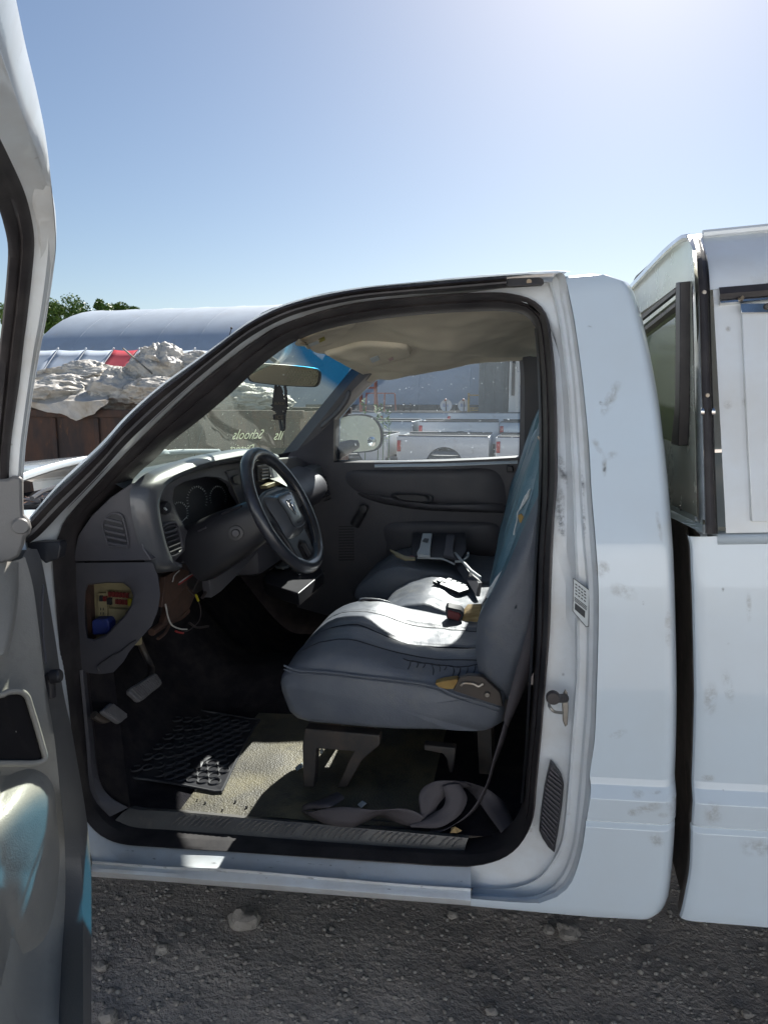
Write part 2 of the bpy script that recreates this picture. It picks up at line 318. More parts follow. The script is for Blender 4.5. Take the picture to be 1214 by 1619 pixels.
inn = [(116, 897), (119, 868), (126, 838), (145, 812), (172, 786), (208, 747), (235, 724), (257, 700), (298, 668), (348, 626), (399, 579), (449, 542), (498, 521), (548, 509), (597, 501), (650, 495), (700, 491), (739, 489)]
irear = [(739, 489), (788, 488), (813, 490), (828, 494), (840, 504), (848, 519), (851, 548), (854, 585), (856, 637), (857, 700), (855, 799), (850, 898), (848, 1000), (843, 1090), (839, 1150), (833, 1200), (829, 1268), (818, 1306), (798, 1328), (763, 1341), (734, 1345)]
ibot = [(734, 1345), (640, 1340), (500, 1330), (360, 1319), (270, 1312), (208, 1307), (174, 1292), (154, 1270), (142, 1243), (137, 1199), (133, 1150), (126, 1080), (121, 1000), (117, 940), (116, 897)]
gap = [(884, 430), (892, 433), (899, 470), (907, 511), (919, 598), (929, 700), (933, 774), (940, 861), (944, 922), (944, 1000), (941, 1099), (938, 1173), (931, 1226), (932, 1249), (925, 1297), (917, 1348), (902, 1393), (882, 1415), (850, 1428), (813, 1426), (744, 1421)]
step = [(880, 434), (886, 440), (890, 475), (897, 511), (909, 610), (915, 700), (920, 790), (924, 853), (930, 922), (931, 992), (929, 1099), (923, 1185), (916, 1270), (908, 1335), (890, 1384), (862, 1411), (825, 1419), (744, 1416)]
ridge = [(868, 446), (875, 470), (884, 511), (896, 610), (902, 700), (906, 790), (908, 860), (911, 930), (912, 1000), (912, 1060), (908, 1120), (903, 1185), (900, 1226), (892, 1311), (882, 1347), (862, 1378), (838, 1396), (798, 1405), (744, 1404)]
rearsil = [(965, 432), (985, 436), (1000, 450), (1012, 483), (1023, 525), (1034, 575), (1045, 640), (1057, 740), (1066, 850), (1071, 960), (1073, 1060), (1073.5, 1180), (1072, 1245), (1071, 1310), (1067, 1370), (1060, 1430), (1050, 1454)]
LW, LI = TL(win, fn=off(.085)), TL(inn, fn=off(.15))

# rubber seal round the whole opening
front_n, rear_n, bot_n = 70, 80, 90
Wl = np.vstack([cat(TL(win, fn=off(.085)), front_n)[:-1], cat(TL(wrear, fn=off(.085)), rear_n)[:-1], cat(TL(wbot, fn=off(.085)), bot_n)[:-1]])
Il = np.vstack([cat(TL(inn, fn=off(.15)), front_n)[:-1], cat(TL(irear, fn=off(.15)), rear_n)[:-1], cat(TL(ibot, fn=off(.15)), bot_n)[:-1]])
def ringrows(Wl, Il, prof):
    G = []
    for a, b in zip(Wl, Il): G.append([a+(b-a)*t+np.array([0, -h, 0]) for t, h in prof])
    return MB().grid(G, cu=True)
ringrows(Wl, Il, [(-.02, -.03), (0, .0), (.06, .018), (.2, .028), (.38, .026), (.5, .014), (.58, .012), (.66, .02), (.82, .016), (.95, .002), (1.0, -.012), (1.02, -.05)]).build('door_seal', RUBBER, truck)
# seam in the seal at the sill
# white jamb strip along pillar and roof
rows([TL(dlow[:-2], fn=off(.03)), TL([((a+c)/2, (b+d)/2) for (a, b), (c, d) in zip(even(dlow[:-2], 30), even(win, 30))], fn=off(.058)), TL(win, fn=off(.088))], 80).build('pillar_jamb', JAMB, truck)
# upper weatherstrip on the pillar and drip rail
g = TL(gls, fn=off(.012)); dl = TL(dlow, fn=off(.03))
ga, da = cat(g, 100), cat(dl, 100)
MB().grid([[a+(b-a)*t+np.array([0, -h, 0]) for t, h in [(0, -.01), (.02, .004), (.12, .02), (.3, .025), (.42, .012), (.52, .008), (.6, .018), (.8, .02), (.95, .006), (1, -.012)]] for a, b in zip(ga, da)]).build('roof_weatherstrip', RUBBER, truck)
c = [(801, 440.5), (812, 439.5), (853, 438.5), (858, 441), (860, 447), (856, 450.5), (812, 453), (801, 453)]
MB().prism(TL(c, fn=off(.012)), (0, .02, 0)).build('weatherstrip_channel', DARKSTEEL, truck, bev=.002)
cc = T(836, 445.5, Y=yw(1.75)+.012); MB().lathe([(.0001, .003), (.006, .003), (.007, 0)], cc, (0, -1, 0), 10).build('rivet', STEEL, truck)
# pillar outer edge and roof skin over to the passenger side
s0 = cat(TL(sil, fn=off(.0)), 90); s1 = cat(g, 90)
roof = [[] for _ in range(90)]
for i in range(90):
    p, q = s0[i], s1[i]
    roof[i] = [q+np.array([0, .012, 0]), (p+q)/2+np.array([0, -.004, 0]), p]
WT = np.array([T(474, 473, Y=.28)])
def smooth_(a, b, x): t = min(1, max(0, (x-a)/(b-a))); return t*t*(3-2*t)
# roof panel: grid from drip line over the crown
xs_ = np.linspace(-.63, float(s0[-1][0])+.012, 26); rg = []
dr = s0[s0[:, 0] > -.72]
for x in xs_:
    i = int(np.argmin(abs(s0[:, 0]-x))); p = s0[i] if x <= s0[-1][0] else np.array([x, s0[-1][1], s0[-1][2]-.004*(max(0, x-s0[-1][0])/.1)**2-.0])
    row = []
    for t in np.linspace(0, 1, 22):
        y = p[1]+(1.69-2*(p[1]-.0)+(.0))*t; y = p[1]+(1.90-2*p[1])*t
        e = 1-abs(2*t-1); row.append((x, y, p[2]+.045*(1-(1-e)**3)*smooth_(-.72, -.35, x)+.004*math.sin(math.pi*t)))
    rg.append(row)
roofm = MB().grid(rg); roofm.grid([[p for p in r] for r in roof]); 
roofm.build('roof', WHITE, truck, solid=.0)
# B pillar jamb
JN = 90
wj = TL(wrear, fn=off(.09)); rj = TL(ridge, fn=off(.055)); sj = TL(step, fn=off(.035)); gj = TL(gap, fn=off(.004))
mid1 = [((a*.45+c_*.55), (b*.45+d*.55)) for (a, b), (c_, d) in zip(even(wrear, 30), even(ridge, 30))]
rlow = [(a+4, b) for a, b in ridge]
rows([wj, TL(mid1, fn=off(.088)), TL([(a-3, b) for a, b in ridge], fn=off(.072)), rj, TL(rlow, fn=off(.06)), TL([(a-4, b) for a, b in step], fn=off(.058)), sj, TL([((a+c_)/2, (b+d)/2) for (a, b), (c_, d) in zip(even(step, 40), even(gap, 40))], fn=off(.03)), gj], JN).build('pillar_jamb', JAMB, truck)
# cab side skin behind the door
gl3 = cat(TL(gap[1:19], fn=off(0)), 200); rl3 = cat(TL(rearsil, fn=off(0)), 200)
zb = float(gl3[-1][2]); ztop = float(min(gl3[0][2], rl3[0][2]))
def xz(L_, z): return float(np.interp(-z, -L_[:, 2], L_[:, 0]))
zr_ = np.unique(np.r_[np.linspace(zb, ztop, 70), [zc[k]+d for k in zc for d in (-.004, -.0015, 0, .0015, .004)]])[::-1]
sk = []
for z in zr_:
    xl, xr = xz(gl3, z), xz(rl3, z); row = [(xl, ys(z)+.014, z), (xl+.002, ys(z)+.004, z)]
    for t in np.linspace(.012, 1, 26): row.append((xl+(xr-xl)*t, ys(z)+.03*max(0, (t-.82)/.18)**2.5, z))
    sk.append(row)
skin = MB().grid(sk)
xl, xr = xz(gl3, ztop), xz(rl3, ztop); tp = []
for t in np.linspace(0, 1, 28):
    x = xl+(xr-xl)*t-.004*t; k = 1-.75*smooth_(.55, 1, t); y0 = ys(ztop)+.03*max(0, (t-.82)/.18)**2.5
    tp.append([(x, y0, ztop), (x, y0+.012, ztop+.005*k), (x, y0+.035, ztop+.009*k), (x-.004*t, y0+.09, ztop+.016*k), (x-.01*t, y0+.2, ztop+.027*k), (x-.02*t, .95, ztop+.045*k), (x, 1.9-y0, ztop)])
skin.grid(tp)
t0 = [np.array([xl_, ys(z_), z_]) for xl_, z_ in [(p[0], p[2]) for p in cat(TL([(744, 1421), (780, 1424), (813, 1426.5), (850, 1428)], fn=off(0)), 12)]]
t1 = [np.array([gl3[-1][0]+(xz(rl3, zb)-gl3[-1][0])*t, ys(zb)+.03*max(0, (t-.82)/.18)**2.5, zb]) for t in np.linspace(.02, 1, 26)]
b0 = cat(TL([(744, 1432.5), (838, 1441), (850, 1442)], fn=ys), 12); b1 = even(TL([(853, 1442.5), (940, 1450), (1000, 1453), (1046, 1456)], fn=ys), 26); b1[:, 1] += [.03*max(0, (t-.82)/.18)**2.5 for t in np.linspace(.02, 1, 26)]
lowr = []
for p, q in zip(t0+t1, list(b0)+list(b1)): lowr.append([p+np.array([0, .0, 0]), p+(q-p)*.5+np.array([0, -.003, 0]), q, q+np.array([0, .02, -.006]), q+np.array([0, .10, -.004])])
skin.grid(lowr)
# rear corner of the cab turning to the back wall
cg = []
for z in zr_:
    x, y = xz(rl3, z), ys(z)+.03
    cg.append([(x, y, z), (x+.004, y+.02, z), (x+.002, y+.05, z), (x-.02, y+.10, z), (x-.03, y+.2, z), (x-.035, .95, z), (x-.03, 1.9-y-.1, z), (x, 1.9-y, z)])
skin.grid(cg); skin.build('cab_side', WHITE, truck)
# dirt smudges and scuffs lying on the skin
def smudge(px, py, w_, h_, rot=0, m=SMUDGE, name='dirt_smudge', fn=None, par=None):
    n = 9; V = []; al = []
    for i in range(n):
        for j in range(n):
            a, b = 2*i/(n-1)-1, 2*j/(n-1)-1
            x, y = a*w_/2, b*h_/2; x, y = x*math.cos(rot)-y*math.sin(rot), x*math.sin(rot)+y*math.cos(rot)
            p = TY(px+x, py+y, fn or ys); V.append((p[0], p[1]-.0012, p[2])); al.append(max(0, 1-(a*a+b*b)**.5)**.7)
    o = MB().grid([V[i*n:(i+1)*n] for i in range(n)]).build(name, m, par or truck)
    a_ = o.data.attributes.new('edge', 'FLOAT', 'POINT')
    k = {tuple(np.round(v, 5)): e for v, e in zip(V, al)}
    a_.data.foreach_set('value', [k.get(tuple(np.round(v.co[:], 5)), 0) for v in o.data.vertices])
for a in [(966, 628, 20, 60, .45), (956, 645, 14, 30, .3), (944, 705, 12, 30, -.5), (966, 720, 22, 14, -.5), (955, 735, 10, 40, 0), (976, 1161, 34, 14, -.4), (1008, 1255, 22, 16, .2), (1034, 1252, 26, 8, 0), (1022, 1278, 60, 16, -.25), (1060, 1268, 18, 36, .1), (1000, 1284, 20, 14, 0), (1036, 1327, 30, 26, 0), (1056, 990, 14, 70, 0), (1041, 830, 8, 60, -.15), (950, 900, 30, 30, 0), (985, 935, 50, 24, .3), (1052, 1288, 30, 10, 0)]: smudge(*a)
for a in [(932, 517, 10, 5, .2), (950, 637, 8, 8, 0), (955, 742, 6, 10, .4), (1016, 953, 4, 8, 0)]: smudge(*a, m=SCRATCH, name='paint_chip')
for a in [(889, 745, 14, 60, -.2), (884, 800, 18, 70, .05), (887, 828, 14, 40, 0), (890, 843, 10, 14, 0)]: smudge(*a, m=SCRATCH, name='paint_scratch', fn=lambda z: yw(z)+.081)
for a in [(921, 765, 6, 46, -.05), (923, 825, 6, 60, -.05)]: smudge(*a, m=SCRATCH, name='paint_scratch', fn=lambda z: yw(z)+.028)
# sill / rocker
cre = [(146, 1361), (258, 1370), (360, 1374), (500, 1386), (640, 1398), (744, 1405)]
rb = [(145, 1386), (258, 1394), (360, 1402), (500, 1413), (640, 1424), (744, 1432)]
wb = [(134, 1274), (146, 1296), (166, 1316), (198, 1329), (258, 1334), (360, 1340), (500, 1349), (640, 1358), (744, 1363)]
def dn(L_, d): return [(a, b+d) for a, b in L_]
wl_ = [(100, 1180), (118, 1250), (140, 1330), (258, 1345), (360, 1350), (500, 1359), (640, 1368), (744, 1373)]
mb = rows([TL(wb, fn=off(.088)), TL([(x, (a+b)/2) for (x, a), (x2, b) in zip(even(wb, 20), even(cre, 20))], Y=.055), TL(dn(cre, -3), Y=.028), TL(cre, Y=.012), TL(dn(cre, 4), Y=.016), TL(dn(rb, -14), Y=.002), TL(dn(rb, -8), Y=-.004), TL(rb, Y=.012), TL(rb, Y=.07)], 80)
mb.build('sill', JAMB, truck)
for i in range(26):
    x = random.uniform(170, 730); y = np.interp(x, [146, 744], [1362, 1406])+random.choice([-1, 0, 1, -12, -22, 9])
    smudge(x, y, random.choice([5, 8, 14, 24, 50]), random.uniform(2, 4), .08, m=SCRATCH, name='paint_chip', fn=lambda z: .006 if z < .36 else .018)
# door hinge jamb in front of the seal (painted), black lower pillar cover
jf = [(47, 858), (62, 872), (69, 898), (86, 997), (100, 1090), (113, 1160), (122, 1230), (130, 1290), (140, 1345)]
jb = [(91, 858), (90, 888), (94, 935), (99, 1000), (106, 1080), (113, 1150), (119, 1187), (127, 1236), (134, 1274)]
rows([TL([(a-22, b) for a, b in jf], fn=off(.02)), TL(jf, fn=off(.06)), TL(jb, fn=off(.088))], 50).build('hinge_jamb', JAMB, truck)
c = [(42, 858), (55, 857), (93, 856.5), (96, 864), (92, 884), (72, 891), (62, 882), (56, 871), (44, 866)]
MB().prism(TL(c, fn=off(.03)), (0, .03, 0)).build('pillar_cap', PLASTIC2, truck, bev=.003)
# certification sticker on the jamb, scuffed
c = [(906, 914), (931, 933), (930, 990), (926, 991), (905, 966)]
def jm(px, py): return T(px, py, Y=yw(T(px, py, Y=.06)[2])+.036)
MB().prism([jm(*p) for p in c], (0, .002, 0)).build('sticker', STICK, truck)
ink = MB()
def quadink(ps, d=-.0015):
    P = [jm(*p)+np.array([0, d, 0]) for p in ps]; ink.prism(P, (0, .0008, 0))
for (a, b), (c_, d) in zip(c, c[1:]+c[:1]): ink.tube([jm(a, b)+np.array([0, -.001, 0]), jm(c_, d)+np.array([0, -.001, 0])], .0007, 5)
quadink([(908.5, 953), (924.5, 966), (924, 977), (908, 963)])
for k in range(3): quadink([(907.5, 943+k*2.6), (927, 958.5+k*2.6), (927, 959.7+k*2.6), (907.5, 944.2+k*2.6)])
for k in range(16):
    r_, c_ = divmod(k, 4); x = 909+c_*4.6+random.uniform(-.5, .5); y = 922+r_*5+c_*3.6
    quadink([(x, y), (x+3, y+2.3), (x+3, y+4.2), (x, y+1.9)])
ink.build('sticker_print', INK, truck, smooth=False)
# striker, bump stop
st = T(893, 1122, Y=.058)
MB().prism(TL([(893.5, 1090), (897, 1096), (898.5, 1120), (897, 1146), (893, 1150), (889, 1140), (888, 1110), (890, 1096)], Y=.05), (0, .006, 0)).build('striker_plate', STEEL, truck, bev=.002)
MB().tube([T(893, 1104, Y=.048), T(878, 1104, Y=.02)], .010, 12).build('bump_stop', RUBBER, truck)
MB().lathe([(.0001, .004), (.013, .004), (.0155, 0), (.0155, -.008), (.0001, -.009)], T(874, 1104, Y=.012), (0, -1, 0), 20).build('bump_stop', RUBBER, truck)
MB().tube(cat([T(889, 1127, Y=.05), T(876, 1125, Y=.03), T(869, 1118, Y=.03), T(868, 1113, Y=.04)], 14), .0035, 8).build('striker_loop', STEEL, truck)
smudge(890, 1066, 6, 6, 0, m=SCRATCH, name='paint_chip', fn=lambda z: yw(z)+.07)
# air outlet grille in the jamb
vg = [(870, 1206), (878, 1215), (888, 1230), (891, 1241), (888, 1275), (882, 1315), (876, 1349), (866, 1340), (857, 1326), (852, 1314), (855, 1285), (861, 1245)]
vp = TL(vg, fn=off(.062)); MB().prism(vp, (0, .02, 0)).build('air_outlet', PLASTIC2, truck, bev=.002)
gl_, gr_ = even([(869, 1214), (861, 1247), (856, 1285), (854, 1311)], 16), even([(885, 1228), (889, 1242), (886, 1275), (877, 1338)], 16)
for a, b in zip(gl_, gr_):
    MB().prism([T(*q, Y=.057) for q in (a+(1, -1.5), b-(1.5, 1.0), b-(1.5, -1.6), a+(1, 1.1))], (0, .006, .0)).build('slat', PLASTIC, bpy.data.objects['air_outlet'], smooth=False)

# windshield, pillars, cowl, hood
pA = cat(TL([(447, 717), (500, 651), (540, 602), (560, 578), (585, 548)], Y=1.60), 20)
dA = cat(TL([(49, 818), (114, 744), (199, 658), (298, 577), (399, 504), (440, 484)], fn=off(.03)), 20)
ws = []
for a, b in zip(dA, pA):
    ws.append([a+(b-a)*t+np.array([-.10*math.sin(math.pi*t), 0, .0]) for t in np.linspace(.01, 1, 24)])
MB().grid(ws).build('windshield', WSGLASS, truck)
# header rail above the windshield
rows([np.array([ws[-1][k] for k in range(3, 22)])+np.array([-.004, 0, .002]), np.array([ws[-1][k] for k in range(3, 22)])+np.array([.03, 0, .012])], 24).build('windshield_header', RUBBER, truck)
# passenger A pillar trim
p1 = [(447, 717), (500, 651), (540, 602), (558, 580), (580, 552)]; p2 = [(528, 662), (545, 641), (570, 614), (600, 588), (632, 566)]
rows([TL(p1, Y=1.58), TL([(470, 712), (515, 655), (552, 608), (573, 585), (600, 556)], Y=1.53), TL([(500, 690), (533, 650), (560, 615), (588, 588), (618, 560)], Y=1.54), TL(p2, Y=1.60), TL([(a+3, b+2) for a, b in p2], Y=1.66)], 40).build('pillar_trim', PLASTIC, truck)
MB().tube(cat(TL([(507, 676), (516, 668), (535, 650), (548, 632), (553, 618)], Y=1.53), 20), [.006]+[.011]*18+[.006], 10).build('grab_handle', PLASTIC, truck)
# hood and cowl
hz = 1.325
hx0 = [(-1.45, .10), (-1.55, .45), (-1.62, .95), (-1.55, 1.45), (-1.45, 1.80)]
def hood_edge(t):
    p = cat([(a, b, 0) for a, b in hx0], 40)[int(t*39)]; return p
hg = []
for i in range(40):
    e = hood_edge(i/39); crown = .05*math.sin(math.pi*i/39)
    hg.append([(e[0]-d, e[1]*(1-.06*d)+.057*d, hz-.02+crown-.045*d-.16*max(0, d-1.1)**2-(.05 if i in (0, 39) else 0)+(.0 if d else -.018)) for d in [0, .0151, .1, .25, .4, .6, .8, 1.0, 1.15, 1.25]])
MB().grid(hg).build('hood', WHITE, truck, solid=.012)
rows([np.array([(-1.21, .10, 1.262), (-1.33, .45, 1.268), (-1.4, .95, 1.27), (-1.33, 1.4, 1.268), (-1.21, 1.74, 1.262)]), np.array([(-1.42, .10, 1.245), (-1.52, .45, 1.262), (-1.6, .95, 1.262), (-1.52, 1.4, 1.262), (-1.42, 1.78, 1.245)]), np.array([(-1.5, .10, 1.20), (-1.6, .45, 1.23), (-1.68, .95, 1.23), (-1.6, 1.4, 1.23), (-1.5, 1.78, 1.20)])], 40).build('cowl', PLASTIC2, truck, solid=.01)
cow = bpy.data.objects['cowl']
for k in range(14): MB().box((-1.345+.0-k*.0016, .20+k*.017, 1.282), (.075, .006, .012), bev=.002).build('louver', PLASTIC, cow)
lf = MB()
for k in range(34):
    a = random.uniform(0, 6.3); x, y = -1.29-random.uniform(0, .1), .13+random.uniform(0, .22); q = random.uniform(.008, .022)
    lf.add([(x, y, 1.282), (x+q*math.cos(a), y+q*math.sin(a), 1.284), (x+1.7*q*math.cos(a+.3), y+1.7*q*math.sin(a+.3), 1.290), (x+q*.8*math.cos(a+.9), y+q*.8*math.sin(a+.9), 1.285)], [(0, 1, 2, 3)])
lfo = lf.build('leaf_litter', LEAFD); lfo.matrix_world = TRUCK_M; tag(lfo, 'dry brown leaf litter lying in the cowl at the foot of the windshield', 'leaf litter', kind='stuff')
MB().tube(cat([(-1.30, .16, 1.295), (-1.36, .3, 1.30), (-1.45, .6, 1.298)], 12), .006, 6).build('wiper_arm', PLASTIC2, truck)
MB().tube([(-1.62, 1.72, 1.22), T(366, 520, Y=1.74)], .0022, 6).build('antenna', PLASTIC2, truck); MB().ball(T(366, 519, Y=1.74), .006).build('antenna_tip', PLASTIC2, truck)
# fenders, chassis, wheels: mostly out of sight
for sy, y0 in ((-1, .0), (1, 1.9)):
    fg = []
    for x in np.linspace(-1.23, -2.62, 20):
        zb = .36+max(0, .50-abs(x+1.98))*.0
        d = abs(x+1.98); zb = .36 if d > .46 else .42+math.sqrt(.46**2-d*d)
        yy = lambda z: y0-sy*.02-sy*.05*max(0, z-1.1)
        fg.append([(x, yy(z)-sy*(-.012 if z > 1.2 else 0), z) for z in np.linspace(zb, 1.24-.06*max(0, -x-1.6), 10)]+[(x, y0-sy*(.12), 1.27-.06*max(0, -x-1.6))])
    MB().grid(fg).build('fender', WHITE, truck, solid=.01)
def wheel(x, y, sy):
    o = MB().lathe([(.20, -.11), (.30, -.12), (.355, -.10), (.37, -.05), (.37, .05), (.355, .10), (.30, .12), (.20, .11)], (x, y, .27), (0, 1, 0), 32).build('tyre', RUBBER, truck)
    MB().lathe([(.0001, sy*.05), (.06, sy*.055), (.08, sy*.03), (.16, sy*.05), (.2, sy*.09), (.205, sy*.11)], (x, y, .27), (0, 1, 0), 24).build('rim', STEEL, o)
for x in (-1.98, 1.55):
    wheel(x, .16, -1); wheel(x, 1.74, 1)
MB().box((-.1, .50, .24), (5, .08, .13)).box((-.1, 1.40, .24), (5, .08, .13)).box((-.2, .95, .23), (.1, .82, .08)).box((1.0, .95, .23), (.1, .82, .08)).build('chassis', DARKSTEEL, truck)
MB().tube(cat([(-1.4, .7, .33), (-.6, .72, .30), (.3, .7, .30), (1.4, .75, .33)], 30), .03, 10).build('exhaust_pipe', STEEL, truck)
MB().box((-2.66, .95, .52), (.14, 1.84, .24), bev=.03).build('bumper', CHROME, truck)
MB().box((-2.60, .95, .90), (.06, 1.5, .5), bev=.02).build('front_grille', CHROME, truck)

# passenger side: door shell with window hole, outer skin
def yp(z): return float(np.interp(z, [0, 1.15, 1.2, 1.7], [1.74, 1.74, 1.73, 1.60]))
pw = [(527, 731), (527, 700), (528, 664), (545, 643), (570, 616), (600, 590), (632, 566), (655, 555), (700, 550), (760, 549), (805, 550), (818, 556), (822, 575), (822, 610), (822, 650), (821, 690), (820, 723), (770, 726), (700, 729), (620, 731)]
po = [(470, 960), (452, 820), (455, 722), (490, 668), (530, 620), (570, 580), (610, 548), (650, 535), (700, 530), (770, 529), (830, 532), (846, 545), (850, 575), (850, 620), (850, 680), (848, 760), (845, 960), (770, 985), (690, 990), (560, 985)]
pwl, pol = TL(pw, fn=yp), TL(po, fn=yp)
n_ = 120; A_ = even(np.vstack([pol, pol[:1]]), n_+1)[:-1]; B_ = even(np.vstack([pwl, pwl[:1]]), n_+1)[:-1]
def seg_even(L_, k):                                    # keep traced corners matched
    out = []; L_ = list(L_)+[L_[0]]
    for a, b in zip(L_, L_[1:]): out += [a+(b-a)*t for t in np.linspace(0, 1, k, endpoint=False)]
    return np.array(out)
A_, B_ = seg_even(pol, 6), seg_even(pwl, 6); o1 = np.array([0, .12, 0]); o2 = np.array([0, .05, 0])
MB().grid([[a, a+(b-a)*.5, b] for a, b in zip(A_, B_)], cu=True).build('passenger_door', PLASTIC, truck, ang=25)
pd = bpy.data.objects['passenger_door']
MB().grid([[b, b+o2*.4, b+o2*.5, b+o2*2.0] for b in B_], cu=True).build('window_frame', RUBBER, pd)
MB().grid([[a+o1, a+(b-a)*.5+o1*1.05, b+o1] for a, b in zip(A_, B_)], cu=True).build('outer_skin', WHITE, pd)
MB().grid([[b+np.array([0, .045, 0]), (b*.4+.6*B_.mean(0))+np.array([0, .045, 0]), B_.mean(0)+np.array([0, .045, 0])] for b in B_], cu=True).build('window_glass', PGLASS, pd, ang=5)
# white ledge below the glass; its extent draws the sunlit stretch
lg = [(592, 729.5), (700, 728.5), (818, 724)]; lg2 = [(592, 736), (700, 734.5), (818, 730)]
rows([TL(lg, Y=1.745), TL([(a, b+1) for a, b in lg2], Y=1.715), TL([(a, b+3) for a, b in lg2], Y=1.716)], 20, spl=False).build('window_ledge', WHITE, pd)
# passenger door inner panel relief
up = [(531, 752), (536, 743), (560, 740), (640, 740), (720, 739), (770, 738), (795, 745), (806, 765), (808, 790), (808, 806), (760, 806), (690, 805), (640, 800), (590, 790), (555, 778), (537, 765)]
def dome(outline, ctr, dfun, n=60, rings=8, closed=True, pw_=1.0):
    O = cat([(a, b, 0) for a, b in outline], n, True)[:, :2]; c0 = np.array(ctr)
    return MB().grid([[dfun(c0+(o-c0)*t, t) for t in np.linspace(1, .02, rings)] for o in O], cu=True)
dome(up, (680, 768), lambda q, t: T(q[0], q[1], Y=1.742-.034*(1-t**6)), 80, 12).build('door_bolster', PLASTIC, pd)
ap = [(560, 779), (600, 783), (640, 792), (690, 795), (760, 796), (800, 796), (806, 806), (800, 811), (690, 808), (640, 803), (590, 793)]
dome(ap, (690, 800), lambda q, t: T(q[0], q[1], Y=1.735-.062*(1-t**4)), 60, 8).build('armrest', PLASTIC, pd)
pl_ = [(618, 783), (626, 780), (660, 781), (682, 784), (685, 790), (680, 795), (650, 794), (626, 790)]
dome(pl_, (651, 787), lambda q, t: T(q[0], q[1], Y=1.672-.006*math.sin(min(1, (1-t)*4)*math.pi)+.0*t), 40, 14).build('pull_handle', PLASTIC2, pd)
MB().prism(TL([(800, 737), (810, 737), (811, 746), (801, 747)], Y=1.70), (0, .03, 0)).build('lock_knob', PLASTIC2, pd, bev=.003)
lo_ = [(600, 830), (640, 822), (740, 822), (790, 826), (800, 850), (780, 880), (620, 880), (604, 860)]
dome(lo_, (700, 850), lambda q, t: T(q[0], q[1], Y=1.742-.03*(1-t**5)), 60, 8).build('map_pocket', PLASTIC, pd)
MB().tube([T(575, 805, Y=1.68), T(561, 830, Y=1.69)], [.020, .024], 12).build('window_crank', PLASTIC2, pd)
MB().lathe([(.0001, .02), (.018, .018), (.022, .0), (.018, -.03)], T(575, 804, Y=1.66), (0, -1, 0), 18).build('crank_knob', PLASTIC2, pd)
for k in range(13): MB().box(T(548, 832+k*4.4, Y=1.735), (.075, .012, .0045)).build('speaker_slat', PLASTIC2, pd)
# mirror on the passenger door
mo = [(527, 672), (532, 662), (548, 656), (575, 655), (592, 660), (603, 674), (606, 690), (603, 705), (592, 713), (570, 716), (545, 717), (531, 712), (527, 700)]
mc = T(566, 686, Y=1.98); 
def mpl(px, py, d=0):                                   # mirror face plane, tilted towards the driver
    nrm = np.array([.80, -.60, .02]); d_ = ray(px, py); t = np.dot(mc+d*nrm/np.linalg.norm(nrm)-EYE, nrm)/np.dot(d_, nrm); return EYE+t*d_
pm = empty('passenger_mirror'); pm.parent = truck
mO = cat([(a, b, 0) for a, b in mo], 60, True); mid_ = np.array([566, 687, 0])
def inset(k): return [mpl(*(mid_+(p-mid_)*k)[:2]) for p in mO]
MB().grid([[q0, q1, q2] for q0, q1, q2 in zip([mpl(*(mid_+(p-mid_)*1.0)[:2], .0) for p in mO], [mpl(*(mid_+(p-mid_)*1.0)[:2], .012) for p in mO], [mpl(*(mid_+(p-mid_)*.93)[:2], .010) for p in mO])], cu=True).grid([[mpl(*p[:2]), mpl(*(mid_+(p-mid_)*.85)[:2], -.06), mpl(*(mid_+(p-mid_)*.4)[:2], -.11), mpl(*(mid_+(p-mid_)*.02)[:2], -.12)] for p in mO], cu=True).build('mirror_housing', PLASTIC2, pm)
MB().grid([[mpl(*(mid_+(p-mid_)*.93)[:2], .006), mpl(*(mid_+(p-mid_)*.5)[:2], .0062), mpl(*(mid_+(p-mid_)*.01)[:2], .0063)] for p in mO], cu=True).build('mirror_glass', MIRROR, pm, ang=180)
bs = mpl(588, 698, .008); nm = np.array([.80, -.60, .02]); nm /= np.linalg.norm(nm)
MB().lathe([(.024, 0), (.0245, .003), (.021, .005), (.014, .0085), (.007, .0105), (.0001, .011)], bs, nm, 24).build('blind_spot_mirror', MIRROR, pm)
MB().tube([mc+np.array([-.02, .0, -.05]), (-.92, 1.80, 1.26)], [.03, .045], 10).build('mirror_arm', PLASTIC2, pm)
# ------------------------------------------------------------------ cab interior
def smooth(a, b, x): t = min(1, max(0, (x-a)/(b-a))); return t*t*(3-2*t)
def nz(x, y, z=0, s=1.): return mnoise.noise(Vector((x*s, y*s, z*s)))
# floor with tunnel and toe board
def floor_z(x, y):
    z = .372+.13*math.exp(-((y-1.08)/.17)**4)*smooth(-.2, -.75, x)
    z += .46*smooth(-1.13, -1.62, x)
    return z+.006*nz(x, y, 0, 7)
xs = np.linspace(-1.66, .10, 60); ysn = np.linspace(.19, 1.74, 50)
FL = MB().grid([[(x, y, floor_z(x, y)) for y in ysn] for x in xs]).build('floor', CARPET, truck)
# worn vinyl strip without carpet between tunnel mat and seat
def patch_floor(px_poly, name, m, h, par, n=26, rings=10):
    O = cat([(a, b, 0) for a, b in px_poly], 60, True)[:, :2]; c0 = O.mean(0)
    def g(q):
        p = T(q[0], q[1], Z=.38)
        for _ in range(8): p = T(q[0], q[1], Z=floor_z(p[0], p[1])+h)
        return p
    return MB().grid([[g(c0+(o-c0)*t) for t in np.linspace(1, .02, rings)] for o in O], cu=True).build(name, m, par, ang=80)
MB().grid([[(x, y, floor_z(x, y)+.005) for y in np.linspace(.20, .84, 34)] for x in np.linspace(-1.005, -.30, 50)]).build('floor_covering', FLOORV, truck)
